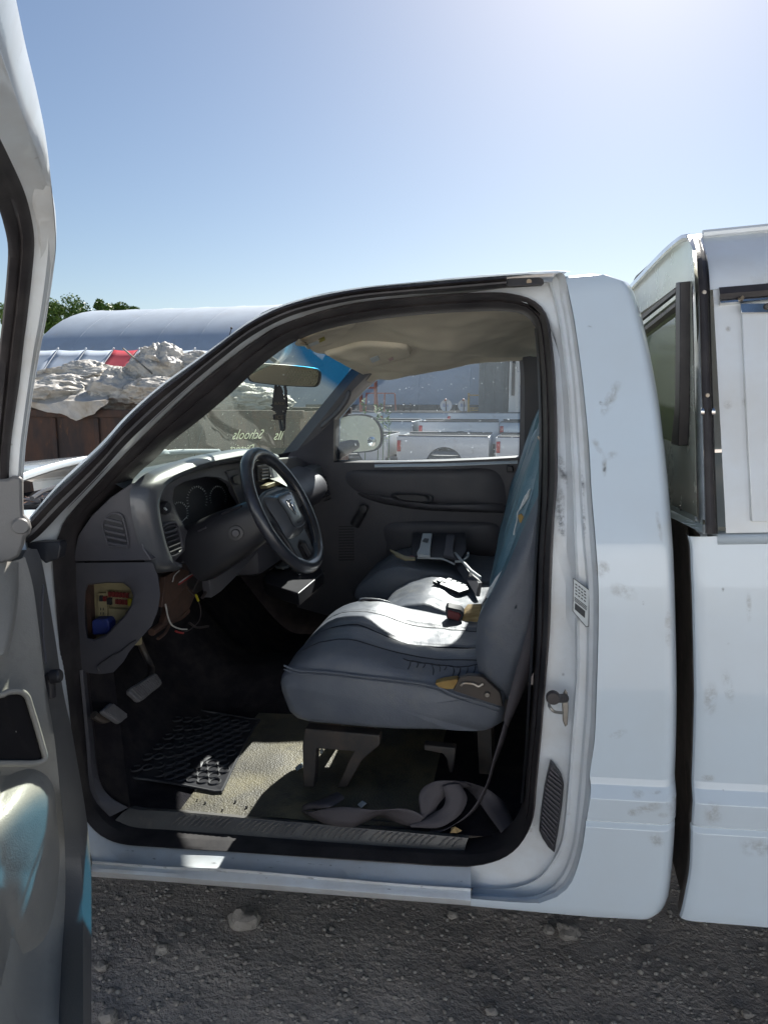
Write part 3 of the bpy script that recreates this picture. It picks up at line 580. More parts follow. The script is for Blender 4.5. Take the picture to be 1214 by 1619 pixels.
# sill plate with ribs
sp_o = [(182, 1297), (192, 1303), (208, 1306), (270, 1311), (360, 1318), (500, 1329), (640, 1339), (734, 1345)]
sp_i = [(205, 1277), (214, 1279), (228, 1281), (300, 1285), (385, 1293), (500, 1303), (640, 1316), (740, 1325)]
SO, SI = cat(TL(sp_o, fn=off(.15)), 60), cat(TL(sp_i, Z=.385), 60)
MB().grid([[a+np.array([0, -.01, -.03]), a, (a+b)/2+np.array([0, 0, .003]), b, b+np.array([0, .03, -.012])] for a, b in zip(SO, SI)]).build('sill_plate', SILLP, truck)
spo = bpy.data.objects['sill_plate']
for k in range(44):
    t = .17+.80*k/43; i = int(t*59); a, b = SO[i], SI[i]; a_ = a+(b-a)*.22; b_ = a+(b-a)*.86+np.array([.018, 0, 0])
    MB().tube([a_+np.array([0, 0, .002]), (a_+b_)/2+np.array([0, 0, .005]), b_+np.array([0, 0, .002])], .0028, 5).build('sill_rib', SILLP, spo)
# kick trim between seal and floor
k_o = [(126, 1060), (130, 1100), (137, 1180), (142, 1243), (154, 1270), (174, 1291)]; k_i = [(137, 1064), (140, 1100), (147, 1155), (152, 1207), (160, 1241), (177, 1262), (203, 1277)]
rows([TL(k_o, fn=off(.148)), TL([(a+5, b-2) for a, b in even(k_o, 7)], fn=off(.152)), TL(k_i, fn=off(.175)), TL([(a+1, b-1) for a, b in k_i], fn=off(.23))], 40).build('kick_trim', PLASTIC, truck)
# front footwell side wall and firewall
MB().grid([[(x, .20, z) for z in np.linspace(.36, .80, 8)] for x in np.linspace(-1.62, -1.15, 8)]).build('footwell_side', CARPET, truck)
MB().grid([[(-1.60, y, z) for z in np.linspace(.6, 1.27, 6)] for y in np.linspace(.1, 1.78, 8)]).build('firewall', CARPET, truck)
MB().grid([[(x, 1.765, z) for z in np.linspace(.30, 1.30, 8)] for x in np.linspace(-1.66, -.95, 8)]).build('footwell_side', CARPET, truck)
# rear wall, passenger B pillar trim
bz = lambda z: .19-.05*smooth(1.2, 1.75, z)
MB().grid([[(bz(z), yw(z)+.10+(1.70-2*yw(z))*t, z) for z in np.linspace(.36, 1.74, 14)] for t in np.linspace(0, 1, 16)]).build('rear_wall', CARPET, truck)
rows([TL([(820, 560), (823, 620), (821, 723), (818, 800), (815, 900)], fn=lambda z: yp(z)-.005), TL([(826, 560), (829, 620), (828, 723), (826, 800), (824, 900)], fn=lambda z: yp(z)-.05), TL([(850, 560), (853, 620), (853, 723), (851, 800), (850, 900)], fn=lambda z: yp(z)-.08), TL([(866, 560), (868, 620), (868, 723), (866, 800), (864, 900)], fn=lambda z: yp(z)-.02)], 30).build('pillar_trim', PLASTIC, truck)
# driver B pillar inner trim right behind the seal
tr = [(848, 519), (852, 560), (855, 640), (856, 720), (853, 810), (847, 910), (843, 1010), (838, 1100), (833, 1190), (826, 1270)]
rows([TL(tr, fn=off(.148)), TL([(a-4, b) for a, b in tr], fn=off(.19)), TL([(a-4, b) for a, b in tr], fn=off(.30))], 40).build('pillar_trim', PLASTIC2, truck)
# headliner: sagging cloth
hu = np.linspace(-.675, .15, 70); hv = np.linspace(.30, 1.62, 64); H = []
for x in hu:
    r = []
    for y in hv:
        t = (y-.30)/1.32
        z = 1.728-.012*t-.085*smooth(.25, .88, t)*(1-.25*smooth(-.4, -.7, x))
        z += .032*math.sin(t*math.pi)*smooth(.5, 0, t)
        z -= .020*math.sin(x*7+y*3.5)*smooth(.1, .5, t)*smooth(.17, .0, x)
        z -= .024*max(0, math.sin(x*15-y*8+.6+.8*nz(x, y, 8, 4)))**2*smooth(.2, .6, t)*smooth(1, .8, t)
        z += .010*nz(x, y, 3, 5)+.005*nz(x, y, 5, 14)-.022*smooth(.80, 1.0, t)*smooth(-.40, -.62, x)-.02*smooth(-.62, -.70, x)
        if t > .96: z -= .02
        r.append((x-.06*math.sin(math.pi*t)*smooth(-.45, -.70, x), y, z))
    H.append(r)
MB().grid(H).build('headliner', HEADL, truck, ang=180)
hlo = bpy.data.objects['headliner']; bpy.context.view_layer.update()
def hl_at(px, py, d):
    r_ = Vector(ray(px, py)).normalized(); ok, loc, nn, i = hlo.ray_cast(Vector(EYE), r_)
    return np.array(loc)-np.array(r_)*0+np.array([0, 0, -d]) if ok else T(px, py, Z=1.67)
def visor(o):
    P = cat([(a, b, 0) for a, b in o], 48, True)[:, :2]; c0 = P.mean(0)
    b_ = MB().grid([[hl_at(*(c0+(p-c0)*k), d) for k, d in ((1.02, -.004), (1, .006), (.97, .013), (.9, .016), (.7, .016), (.4, .016), (.03, .016))] for p in P], cu=True)
    return b_.build('sun_visor', HEADL, truck)
v1 = visor([(467, 543), (478, 532), (505, 518), (535, 508), (562, 503), (556, 514), (535, 530), (520, 540), (490, 546), (475, 547)])
v2 = visor([(514, 556), (540, 548), (568, 540), (600, 540), (640, 544), (649, 551), (647, 559), (630, 565), (600, 573), (585, 575), (560, 567), (535, 561)])
def lab(q, m, par, name):
    MB().prism([hl_at(a, b, .0185) for a, b in q], (0, 0, .0012)).build(name, m, par, smooth=False)
lab([(503, 528), (512, 524), (514, 529), (505, 533)], FYEL, v1, 'warning_label'); lab([(481, 538), (502, 530), (504, 534), (484, 542)], STICK, v1, 'warning_label')
lab([(613, 560), (620, 556.5), (622, 560), (615, 563)], RED, v2, 'warning_label'); lab([(584, 559), (597, 554), (600, 561), (588, 566)], STICK, v2, 'warning_label')

# bench seat
seat = empty('bench_seat'); seat.parent = truck
def cushion(x0, x1, z0, ztop, y0, y1, name, front_round=.10, sag=None, nu=56, nv=40, m=VINYL, rear_up=0, tilt=None):
    """cross-sections along Y of a closed profile in X-Z; the top carries sag and wrinkles"""
    def prof(e):                                         # e: 0..1 end rounding
        k = .035*(1-e)
        P = [(x1-k, z0+.02), (x1-k*.4, (z0+ztop)/2), (x1-k, ztop+rear_up-k), (x1-.12, ztop+rear_up*.6-k*.9), ((x0+x1)/2+.03, ztop-k*.8), (x0+.20, ztop+.012-k), (x0+.10, ztop-.012-k), (x0+.035+k, ztop-.065-k*.5), (x0+k*.8, ztop-.13), (x0+.012+k, z0+.055), (x0+.06+k, z0+.006+k*.4), ((x0+x1)/2, z0-.010+k*.6), (x1-.1, z0)]
        return cat([(a, 0, b) for a, b in P], nu, True)
    G = []
    for j in range(nv+1):
        t = j/nv; y = y0+(y1-y0)*t; e = math.sqrt(max(0, 1-max(0, 1-min(t, 1-t)*(y1-y0)/.035)**2))
        r = []
        for p in prof(e):
            x, z = p[0], p[2]; top = smooth(z0+.09, ztop-.02, z)
            if tilt: z += top*(tilt[0]+(tilt[1]-tilt[0])*(x-x0)/(x1-x0)); d_ = (y-y0)/tilt[2]; z -= top*tilt[3]*(1-math.sqrt(max(0, 1-max(0, 1-d_)**2)))
            if sag: z += top*sag(x, y, t)
            z += top*(.007*nz(x, y, 1, 6)+.004*nz(x*1.5, y, 2, 16)); y_ = y+(1-top)*.006*nz(x, z, 4, 6)*(1 if t < .5 else -1)
            r.append((x, y_, z))
        G.append(r)
    b = MB().grid(G, cv=True)
    for r in (G[0], G[-1]): b.add([np.mean(r, axis=0)]+list(r), [(0, 1+i, 1+(i+1) % nu) for i in range(nu)])
    return b.build(name, m, seat, ang=70)
dsag = lambda x, y, t: -.020*math.exp(-((x+.32)/.18)**2-((y-.55)/.16)**2)-.006*math.exp(-((t-.09)/.05)**2)*math.exp(-((x+.30)/.20)**2)+.005*math.sin(x*17+y*9)*math.exp(-((t-.35)/.3)**2)*.6-.05*smooth(-.25, -.12, x)*(1-t)*0-.008*math.exp(-((t-.42)/.02)**2)-.007*math.exp(-((t-.72)/.02)**2)
cu1 = cushion(-.715, -.085, .600, .862, .312, .80, 'seat_cushion', sag=dsag, tilt=(-.012, -.105, .15, .075))
cu2 = cushion(-.56, -.085, .64, .835, .805, 1.225, 'seat_cushion', tilt=(-.02, -.075, .03, .004), sag=lambda x, y, t: -.01*math.exp(-((t-.5)/.3)**2))
cu3 = cushion(-.72, -.085, .64, .845, 1.23, 1.68, 'seat_cushion', sag=lambda x, y, t: .008*math.sin(x*11), m=VINYL, tilt=(-.02, -.07, .04, .01))
# stitched piping on the near cushion
def pipe(pts, y, r=.0028, par=cu1, m=VINYL, Yfn=None): MB().tube(cat(TL(pts, Y=y), 50), r, 6).build('piping', m, par)
pipe([(449, 1052), (470, 1060), (520, 1063), (580, 1070), (640, 1077), (690, 1086), (720, 1098), (770, 1113), (790, 1120)], .308)
pipe([(449, 1058), (470, 1065), (520, 1068), (580, 1075), (640, 1082), (686, 1090), (716, 1103), (766, 1118), (788, 1126)], .309, .0018)
def seam(y, x0, x1, zt, par, m=PLASTIC2, w=.0018):       # sewn seam lying on a cushion top, found by ray casting the mesh
    bpy.context.view_layer.update(); P = []
    for x in np.linspace(x0, x1, 40):
        ok, loc, nn, i = par.ray_cast(Vector((x, y+.004*math.sin(x*20), 2)), Vector((0, 0, -1)))
        if ok: P.append((loc.x, loc.y, loc.z+.0004))
    if len(P) > 3: MB().tube(P, w, 5).build('seam', m, par)
for y in (.40, .52, .655): seam(y, -.66, -.13, .9, cu1)
def tear(pts, name, m, par, r=.003):
    MB().tube(pts, r, 5).build(name, m, par)
# ragged tear along the near seam and torn front corner showing foam
bpy.context.view_layer.update()
def on_top(par, x, y):
    ok, loc, nn, i = par.ray_cast(Vector((x, y, 2)), Vector((0, 0, -1))); return np.array(loc) if ok else np.array([x, y, .85])
P = [on_top(cu1, x, .378+.014*nz(x, 0, 0, 22)) for x in np.linspace(-.36, -.14, 34)]
MB().tube([p+np.array([0, 0, .0005]) for p in P], [.0015+.0035*abs(nz(i*.37, 2)) for i in range(34)], 5).build('tear', PLASTIC2, cu1)
for i in range(3, 31, 3):
    p = P[i]; q = on_top(cu1, p[0]+random.uniform(-.01, .012), p[1]-random.uniform(.012, .035)); MB().tube([p, (p+q)/2+np.array([.003, 0, .001]), q], .0014, 4).build('tear', PLASTIC2, cu1)
tr_ = [on_top(cu1, x, y) for x, y in ((-.575, .778), (-.54, .772), (-.50, .782), (-.47, .79), (-.49, .797), (-.54, .798), (-.575, .796))]
MB().prism([p+np.array([0, 0, .002]) for p in tr_], (0, 0, .002)).build('torn_opening', mat('torn_backing', (.07, .035, .02), .9), cu1)
MB().tube(cat([p+np.array([0, 0, .006]) for p in tr_], 30, True), [.003+.003*abs(nz(i*.9, 1)) for i in range(30)], 5, closed=True).build('torn_edge', VINYL, cu1)
MB().prism(TL([(687, 1081), (700, 1077), (722, 1074), (724, 1078), (716, 1090), (705, 1090), (693, 1087)], Y=.306), (0, .03, 0)).build('exposed_foam', FOAM, seat, bev=.003)
# recliner bracket at the hip
MB().prism(TL([(716, 1092), (726, 1072), (740, 1068), (762, 1070), (790, 1095), (795, 1118), (770, 1110), (740, 1100)], Y=.304), (0, .02, 0)).build('recliner_bracket', DARKSTEEL, seat, bev=.002)
MB().tube(cat(TL([(728, 1084), (733, 1080), (748, 1081), (756, 1085), (764, 1081)], Y=.300), 14), .004, 6).build('recliner_rod', STEEL, seat)
MB().lathe([(.0001, .004), (.006, .004), (.008, 0)], T(770, 1098, Y=.300), (0, -1, 0), 14).build('bolt', STEEL, seat)
# backrest
def bx(z): return -.150+.20*((z-.76)/.70)**1.15 if z > .76 else -.150
def back(y0, y1, name, m, zt=1.475, nv=34):
    G = []
    for j in range(nv+1):
        t = j/nv; y = y0+(y1-y0)*t; d = min(t, 1-t)*(y1-y0); e = math.sqrt(max(0, 1-max(0, 1-d/.05)**2)); r = []
        for q in np.linspace(0, 1, 46):                  # front bottom -> over the top -> down the back
            if q < .62:
                s_ = q/.62; z = .74+(zt-.74)*s_; x = bx(z)-.016*math.sin(math.pi*min(1, s_*1.25))+.05*max(0, (s_-.9)/.1)**2
                x += .045*(1-e)+.010*math.exp(-((t-.5)/.22)**2)+.006*nz(z*1.3, y, 7, 6)+.004*nz(z, y*2, 9, 13)
                x += .012*math.exp(-((t-.14)/.022)**2)*smooth(.02, .1, s_)+.012*math.exp(-((t-.86)/.022)**2)
            else:
                s_ = (q-.62)/.38; a = min(1, s_*4); z = zt+.012*math.sin(a*math.pi)-(zt-.74)*max(0, (s_-.25)/.75); x = max(bx(min(zt, z))+.05+.085*a, .13*a if a >= 1 else -1)
            r.append((x, y, z-.018*(1-e)*(z > 1.3)))
        G.append(r)
    b = MB().grid(G)
    for r in (G[0], G[-1]): b.add([np.mean(r, axis=0)]+list(r), [(0, 1+i, 2+i) for i in range(len(r)-1)]+[(0, len(r), 1)])
    return b.build(name, m, seat, ang=75)
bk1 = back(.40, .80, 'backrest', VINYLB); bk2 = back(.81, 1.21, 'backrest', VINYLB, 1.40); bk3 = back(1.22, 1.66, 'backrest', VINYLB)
# grey side bolster panel of the driver backrest
bo = [(752, 1030), (753, 1000), (757, 975), (775, 942), (800, 898), (822, 848), (840, 806), (856, 772), (866, 760), (868, 900), (860, 1000), (845, 1060), (815, 1098), (795, 1106), (770, 1088), (757, 1062)]
dome(bo, (815, 960), lambda q, t: T(q[0], q[1], Y=.350-.050*(1-t**5)), 80, 12).build('backrest_side', VINYL, seat)
MB().tube(cat(TL([(757, 978), (775, 945), (800, 901), (822, 851), (840, 809), (856, 776)], Y=.352), 40), .0026, 6).build('piping', VINYL, seat)
MB().tube(cat(TL([(762, 988), (781, 951), (806, 907), (828, 857), (846, 815), (857, 788)], Y=.335), 60), .0012, 5).build('stitching', PLASTIC, seat)
MB().tube(cat(TL([(756, 1020), (762, 1060), (776, 1086), (796, 1102), (815, 1095)], Y=.345), 40), .0028, 6).build('piping', VINYL, seat)
# edge between front insert and side panel, in the sky-tinted vinyl
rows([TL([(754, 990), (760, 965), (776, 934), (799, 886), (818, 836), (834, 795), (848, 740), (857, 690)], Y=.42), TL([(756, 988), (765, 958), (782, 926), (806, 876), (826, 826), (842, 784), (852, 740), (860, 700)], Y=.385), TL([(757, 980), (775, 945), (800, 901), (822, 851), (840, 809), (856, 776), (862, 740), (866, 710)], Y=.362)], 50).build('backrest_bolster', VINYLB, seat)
# torn slits in the backrest with foam
MB().prism(TL([(818, 815), (823, 812), (832, 822), (828, 829), (821, 826)], Y=.405), (0.004, .012, 0)).build('exposed_foam', FOAM, seat)
MB().tube(cat(TL([(838, 773), (829, 787), (825, 800), (818, 810), (817, 822), (813, 838), (812, 846)], Y=.402), 30), [.0015+.003*abs(nz(i*.8, 3)) for i in range(30)], 5).build('torn_edge', STICK, seat)
MB().prism(TL([(838, 773), (829, 784), (822, 800), (820, 806), (826, 800), (834, 788)], Y=.402), (0.003, .006, 0)).build('torn_flap', STICK, seat)
MB().prism(TL([(793, 902), (784, 912), (774, 928), (768, 944), (772, 947), (780, 934), (788, 918)], Y=.400), (0.004, .006, 0)).build('torn_flap', STICK, seat)
MB().prism(TL([(786, 918), (777, 934), (774, 945), (779, 938), (786, 925)], Y=.397), (0.003, .003, 0)).build('exposed_foam', FOAM, seat)
MB().tube(cat(TL([(850, 690), (856, 700), (860, 706)], Y=.38), 10), .003, 6).build('headrest_wire', STEEL, seat)
# pedestal frames
A1 = TL([(482, 1152), (600, 1163), (600, 1178), (572, 1202), (548, 1245), (533, 1246), (553, 1200), (560, 1188), (500, 1184), (497, 1245), (480, 1245), (478, 1180)], Y=.33)
for a_ in (A1, A1+np.array([0, .30, 0])): MB().prism(a_, (0, .04, 0)).build('seat_bracket', DARKSTEEL, seat, bev=.003)
MB().prism(TL([(670, 1178), (720, 1183), (719, 1195), (716, 1222), (710, 1222), (706, 1200), (700, 1192), (670, 1186)], Y=.36), (0, .03, 0)).build('seat_bracket', DARKSTEEL, seat, bev=.003)
for c_, z_ in (((-.40, .52, .595), (.50, .30, .03)), ((-.40, 1.3, .60), (.50, .30, .03))): MB().box(c_, z_).build('seat_rail', DARKSTEEL, seat)
for c_, z_ in (((-.62, 1.3, .48), (.04, .30, .2)), ((-.15, .56, .48), (.04, .16, .2)), ((-.15, 1.3, .48), (.04, .3, .2))): MB().box(c_, z_).build('seat_bracket', DARKSTEEL, seat)

# dashboard
dash = empty('dashboard'); dash.parent = truck
def pillow(c0, c1, name, m, par, n=60): return None
end = [(116, 882), (124, 846), (145, 815), (175, 786), (208, 764), (217, 770), (215, 800), (219, 836), (228, 868), (240, 886), (116, 888)]
EP = TL(end, Y=.165); MB().prism(EP, (0, .06, 0)).build('end_panel', PLASTIC, dash, bev=.003)
low = [(116, 890), (241, 889), (250, 910), (254, 940), (250, 965), (240, 990), (222, 1010), (205, 1030), (196, 1046), (180, 1063), (160, 1066), (140, 1064), (126, 1060), (119, 1000)]
hole = [(136, 935), (140, 925), (170, 921.5), (195, 922), (206, 930), (211, 942), (207, 957), (198, 972), (184, 986), (168, 1003), (150, 1011), (139, 1008), (135, 990), (134.5, 960)]
def ring_between(O, I, fo, fi, n, m_=3):
    c0 = np.mean(np.array(I), axis=0)
    def byang(L_):
        E = even(np.vstack([L_, L_[:1]]), 400)[:-1]; a = np.arctan2(E[:, 1]-c0[1], E[:, 0]-c0[0]); o = np.argsort(a)
        q = np.linspace(-math.pi, math.pi, n, endpoint=False)
        return np.stack([np.interp(q, a[o], E[o, k], period=2*math.pi) for k in range(2)], axis=1)
    Oa, Ia = byang(np.array(O, float)), byang(np.array(I, float))
    return Oa, Ia
Oa, Ia = ring_between(low, hole, 0, 0, 120)
G = [[T(*o, Y=.22), T(*o, Y=.168), T(*(o+(i-o)*.5), Y=.165), T(*(i+(o-i)*.06), Y=.166), T(*i, Y=.172), T(*i, Y=.235)] for o, i in zip(Oa, Ia)]
MB().grid(G, cu=True).build('lower_panel', PLASTIC, dash)
MB().tube(cat(TL([(158, 1063), (156, 1052), (178, 1036), (190, 1030), (205, 1018), (215, 1012)], Y=.163), 30), .002, 5).build('panel_crease', PLASTIC2, dash)
# dash cavity behind the end panel
MB().box((-1.30, .60, 1.19), (.38, .74, .16)).box((-1.36, 1.35, 1.12), (.36, .78, .3)).box((-1.40, .95, .95), (.25, .5, .3)).build('dash_core', PLASTIC2, dash)
# end vent
ev = [(162, 833), (166, 820), (178, 812), (190, 813), (196, 822), (203, 858), (198, 862), (174, 863), (169, 856)]
MB().prism(TL(ev, Y=.162), (0, .004, 0)).build('side_vent', PLASTIC2, dash, bev=.0015)
MB().tube(cat(TL(ev, Y=.161), 40, True), .003, 6, closed=True).build('vent_frame', PLASTIC, dash)
for k in range(5):
    y = 818+k*9.5; x0 = 165+max(0, (k-2)*2.6); x1 = 193+k*2.2
    MB().prism(TL([(x0, y), (x1, y+7), (x1+.5, y+11), (x0+.5, y+4)], Y=.158), (0, .006, 0)).build('vent_slat', PLASTIC, dash, bev=.001)
# fuse block behind the opening
fb = empty('fuse_panel'); fb.parent = truck
MB().prism(TL([(128, 912), (222, 908), (222, 1020), (128, 1022)], Y=.262), (0, .01, 0)).build('backing', CREAM, fb)
MB().prism(TL([(134, 920), (142, 920), (146, 1012), (134, 1012)], Y=.24), (0, .02, 0)).build('side_wall', RUSTBR, fb)
for q, m_ in (([(168, 934), (205, 938), (205, 947), (168, 944)], CREAM), ([(178, 945), (207, 948), (207, 958), (178, 955)], CREAM), ([(155, 938), (170, 938), (170, 976), (155, 974)], CREAM), ([(172, 962), (200, 964), (196, 978), (188, 982), (172, 980)], CREAM)):
    MB().prism(TL(q, Y=.246), (0, .018, 0)).build('fuse_socket', m_, fb, bev=.001)
for k in range(6): MB().prism(TL([(171+k*5.6, 935.5+k*.5), (175+k*5.6, 936+k*.5), (175+k*5.6, 944+k*.4), (171+k*5.6, 943.5+k*.4)], Y=.240), (0, .01, 0)).build('fuse', FRED, fb, bev=.0006)
for k in range(4): MB().prism(TL([(182+k*5, 947.5+k*.4), (186+k*5, 948+k*.4), (186+k*5, 955.5+k*.4), (182+k*5, 955+k*.4)], Y=.240), (0, .01, 0)).build('fuse', FRED, fb, bev=.0006)
MB().prism(TL([(202, 947), (210, 947), (211, 959), (202, 958)], Y=.236), (0, .012, 0)).build('fuse', FYEL, fb, bev=.001)
for q in ([(157, 942), (162, 942), (162, 951), (157, 951)], [(169, 946), (176, 946), (176, 957), (169, 956)]): MB().prism(TL(q, Y=.240), (0, .01, 0)).build('fuse', PLASTIC2, fb, bev=.001)
MB().prism(TL([(163, 943), (168, 943), (168, 951), (163, 951)], Y=.238), (0, .01, 0)).build('fuse', RED, fb, bev=.001)
for a, b in ((159, 961), (163, 961), (159, 968), (163, 968)): MB().prism(TL([(a, b), (a+1.3, b), (a+1.3, b+4), (a, b+4)], Y=.2452), (0, .003, 0)).build('slot', PLASTIC2, fb, smooth=False)
MB().prism(TL([(145, 983), (149, 979.5), (169, 979), (173, 984), (173, 1000), (168, 1003.5), (146, 1004)], Y=.215), (0, .035, 0)).build('relay', FBLUE, fb, bev=.004)
# dash top pad
dt_r = TL([(176, 786), (212, 762), (240, 745), (300, 727), (380, 711), (430, 706)], X=-1.0)
dtop = []
for y in np.linspace(.185, 1.74, 50):
    zr = 1.318+.024*math.exp(-((y-.58)/.34)**4)-.10*smooth(.95, 1.3, y); xr = -1.045+.03*smooth(.9, 1.1, y)+.06*smooth(1.2, 1.5, y)
    xf = -1.22-.20*math.sin(math.pi*(y-.185)/1.555)
    dtop.append([(xr+.008, y, zr-.05), (xr, y, zr-.012), (xr-.02, y, zr), (xr-.09, y, zr-.002), (xr-.15, y, zr-.02), ((xr-.15+xf)/2, y, zr-.028), (xf-.04, y, 1.285), (xf-.10, y, 1.27)])
MB().grid(dtop).build('dash_top', DASHTOP, dash)
# instrument hood: thick arch
ho = [(268, 905), (250, 905), (237, 893), (226, 862), (217, 828), (212, 795), (212, 775), (220, 762), (245, 744), (300, 724), (350, 714), (392, 709), (430, 716)]
hi = [(276, 888), (266, 882), (258, 862), (250, 830), (246, 800), (247, 786), (254, 774), (276, 758), (320, 742), (360, 733), (396, 728), (430, 732)]
hO, hI = cat(TL(ho, X=-.995), 90), cat(TL(hi, X=-.985), 90)
MB().grid([[a+(b-a)*t+np.array([h, 0, 0]) for t, h in [(0, -.01), (.08, .012), (.25, .026), (.5, .032), (.75, .026), (.95, .010), (1, -.006), (1.01, -.07)]] for a, b in zip(hO, hI)]).build('instrument_hood', HOODP, dash)
# bezel face with the cluster opening
bz_o = [(276, 890), (262, 882), (254, 850), (247, 812), (246, 788), (256, 772), (290, 752), (340, 738), (400, 727), (420, 760), (410, 800), (360, 830), (318, 850), (292, 870)]
cl = [(290, 828), (279, 808), (273, 790), (276, 772), (292, 762), (325, 754), (345, 756), (362, 768), (372, 784), (377, 796), (350, 812), (318, 830), (294, 838)]
Oa, Ia = ring_between(bz_o, cl, 0, 0, 110)
MB().grid([[T(*o, X=-1.03), T(*(o+(i-o)*.5), X=-1.028), T(*(i+(o-i)*.08), X=-1.024), T(*i, X=-1.03), T(*i, X=-1.085)] for o, i in zip(Oa, Ia)], cu=True).build('bezel', PLASTIC, dash)
MB().prism(TL([(265, 752), (392, 740), (392, 850), (265, 850)], X=-1.083), (-.01, 0, 0)).build('gauge_panel', PLASTIC2, dash)
tk = MB()
for (gx, gy, gr) in ((284, 812, 19), (312, 790, 22), (345, 786, 18)):
    for k in range(19):
        a = math.radians(150+k*13); a0 = np.array([gx+gr*.75*math.cos(a), gy+gr*math.sin(a)]); a1 = np.array([gx+gr*.65*math.cos(a), gy+gr*.87*math.sin(a)])
        tk.tube([T(*a0, X=-1.081), T(*a1, X=-1.081)], .0009, 4)
tk.tube([T(287, 826, X=-1.080), T(296, 817, X=-1.080)], .0014, 4); 
o = tk.build('gauge_marks', STICK, dash, smooth=False); o['kind'] = 'stuff'
MB().prism(TL([(354, 810), (357, 809), (358.5, 813), (355.5, 814)], X=-1.02), (.004, 0, 0)).build('trip_button', STICK, dash)
# light switch, side vent in bezel
MB().prism(TL([(247, 795), (252, 788), (260, 792), (266, 806), (262, 812), (252, 812)], X=-1.022), (-.01, 0, 0)).build('switch_recess', PLASTIC2, dash)
MB().lathe([(.0001, .02), (.016, .019), (.019, .014), (.019, 0)], T(257, 803, X=-1.02), (1, -.1, 0), 18).build('light_switch', PLASTIC2, dash)
MB().prism(TL([(262, 802), (265.5, 806), (264, 807.5), (260.5, 803)], X=-1.0), (-.004, 0, 0)).build('switch_mark', STICK, dash)
vv = [(256, 838), (260, 830), (274, 826), (281, 831), (288, 862), (285, 872), (272, 879), (265, 872)]
MB().prism(TL(vv, X=-1.018), (-.012, 0, 0)).build('vent_recess', PLASTIC2, dash)
MB().tube(cat(TL(vv, X=-1.014), 40, True), .0042, 8, closed=True).build('vent_frame', PLASTIC, dash)
for k in range(5): MB().tube(TL([(261+k*1.9, 843+k*7.6), (280+k*1.7, 836+k*7.4)], X=-1.010), .0022, 6).build('vent_slat', PLASTIC, dash)
MB().tube(cat(TL([(259, 842), (261, 836), (276, 831), (280, 835), (279, 838), (264, 843)], X=-1.009), 24, True), .0018, 6, closed=True).build('vent_tab', PLASTIC, dash)
# right side pod of the bezel and its broken switch holes
MB().prism(TL([(358, 745), (374, 741), (388, 760), (396, 790), (384, 800), (372, 780)], X=-1.022), (-.02, 0, 0)).build('switch_pod', PLASTIC, dash, bev=.002)
MB().prism(TL([(367, 754), (376, 750), (383, 760), (378, 766), (369, 763)], X=-1.019), (.004, 0, 0)).build('switch_hole', PLASTIC2, dash)
MB().tube(TL([(363, 758), (379, 795)], X=-1.018), .002, 5).build('pod_edge', STEEL, dash)
# steering column shroud
colA, colB = np.array([-1.04, .56, 1.05]), np.array([-.80, .545, 1.165])
axv = (colB-colA)/np.linalg.norm(colB-colA); sidev = np.array([0, 1., 0]); upv = np.cross(axv, sidev); upv = -upv if upv[2] < 0 else upv
cs = []
for t, sx_, sz_ in ((0, .10, .09), (.1, .105, .095), (.5, .095, .085), (.85, .078, .07), (1.0, .065, .06), (1.02, .03, .03)):
    c_ = colA+(colB-colA)*t
    cs.append([c_+sidev*sx_*(abs(math.cos(q))**.6)*np.sign(math.cos(q))+upv*sz_*(abs(math.sin(q))**.6)*np.sign(math.sin(q)) for q in np.linspace(0, 2*math.pi, 32, endpoint=False)])
MB().grid(cs, cv=True).build('column_shroud', PLASTIC2, truck)
ky = T(373, 843, Y=.455); MB().lathe([(.0001, .006), (.011, .006), (.013, 0), (.022, -.001), (.024, -.02)], ky, (.3, -1, .1), 20).build('ignition_lock', PLASTIC2, truck)
MB().lathe([(.0001, .009), (.010, .008), (.0105, 0)], ky, (.3, -1, .1), 16).build('key_face', PLASTIC, truck)
MB().tube(cat([T(352, 812, Y=.46), T(370, 805, Y=.45), T(382, 800, Y=.43)], 8), .004, 6).build('turn_stalk', PLASTIC2, truck)
MB().tube(cat([T(308, 850, Y=.5), T(310, 842, Y=.48), T(316, 839, Y=.46), T(326, 834, Y=.45)], 10), .003, 6).build('panel_lip', PLASTIC, dash)
# knee panels and lower dash underside
MB().prism(TL([(296, 872), (330, 866), (345, 880), (330, 905), (310, 900), (290, 890)], X=-1.04), (-.05, 0, 0)).build('lower_bezel', PLASTIC2, dash, bev=.003)
MB().prism(TL([(262, 912), (292, 893), (300, 900), (296, 925), (280, 945), (268, 960), (256, 960)], X=-1.12), (-.02, 0, 0)).build('support_bracket', RUSTBR, dash, bev=.002)
MB().prism(TL([(330, 905), (352, 880), (400, 862), (412, 868), (380, 905), (350, 935), (335, 945)], X=-1.06), (-.03, 0, 0)).build('knee_panel', PLASTIC, dash, bev=.003)
MB().prism(TL([(268, 955), (296, 925), (310, 940), (300, 962), (272, 985), (258, 990)], X=-1.14), (-.02, 0, 0)).build('support_bracket', RUSTBR, dash, bev=.002)
MB().tube(cat(TL([(240, 1000), (262, 985), (285, 975), (296, 965)], X=-1.15), 10), [.012]*10, 8).build('column_brace', RUSTBR, dash)
def fp(q, h=.012):                                       # photo point on the cab floor, h above it
    p = T(q[0], q[1], Z=.38)
    for _ in range(8): p = T(q[0], q[1], Z=floor_z(p[0], p[1])+h)
    return p
def wire(pts, x, r, m): MB().tube(cat(TL(pts, X=x), 30), r, 6).build('loose_wire', m, dash)
wire([(283, 924), (298, 914), (310, 906), (322, 903)], -1.06, .0022, WIRER); wire([(284, 921), (298, 911), (312, 904)], -1.058, .0018, WIREW)
wire([(273, 920), (276, 910), (284, 902)], -1.06, .0014, WIREW)
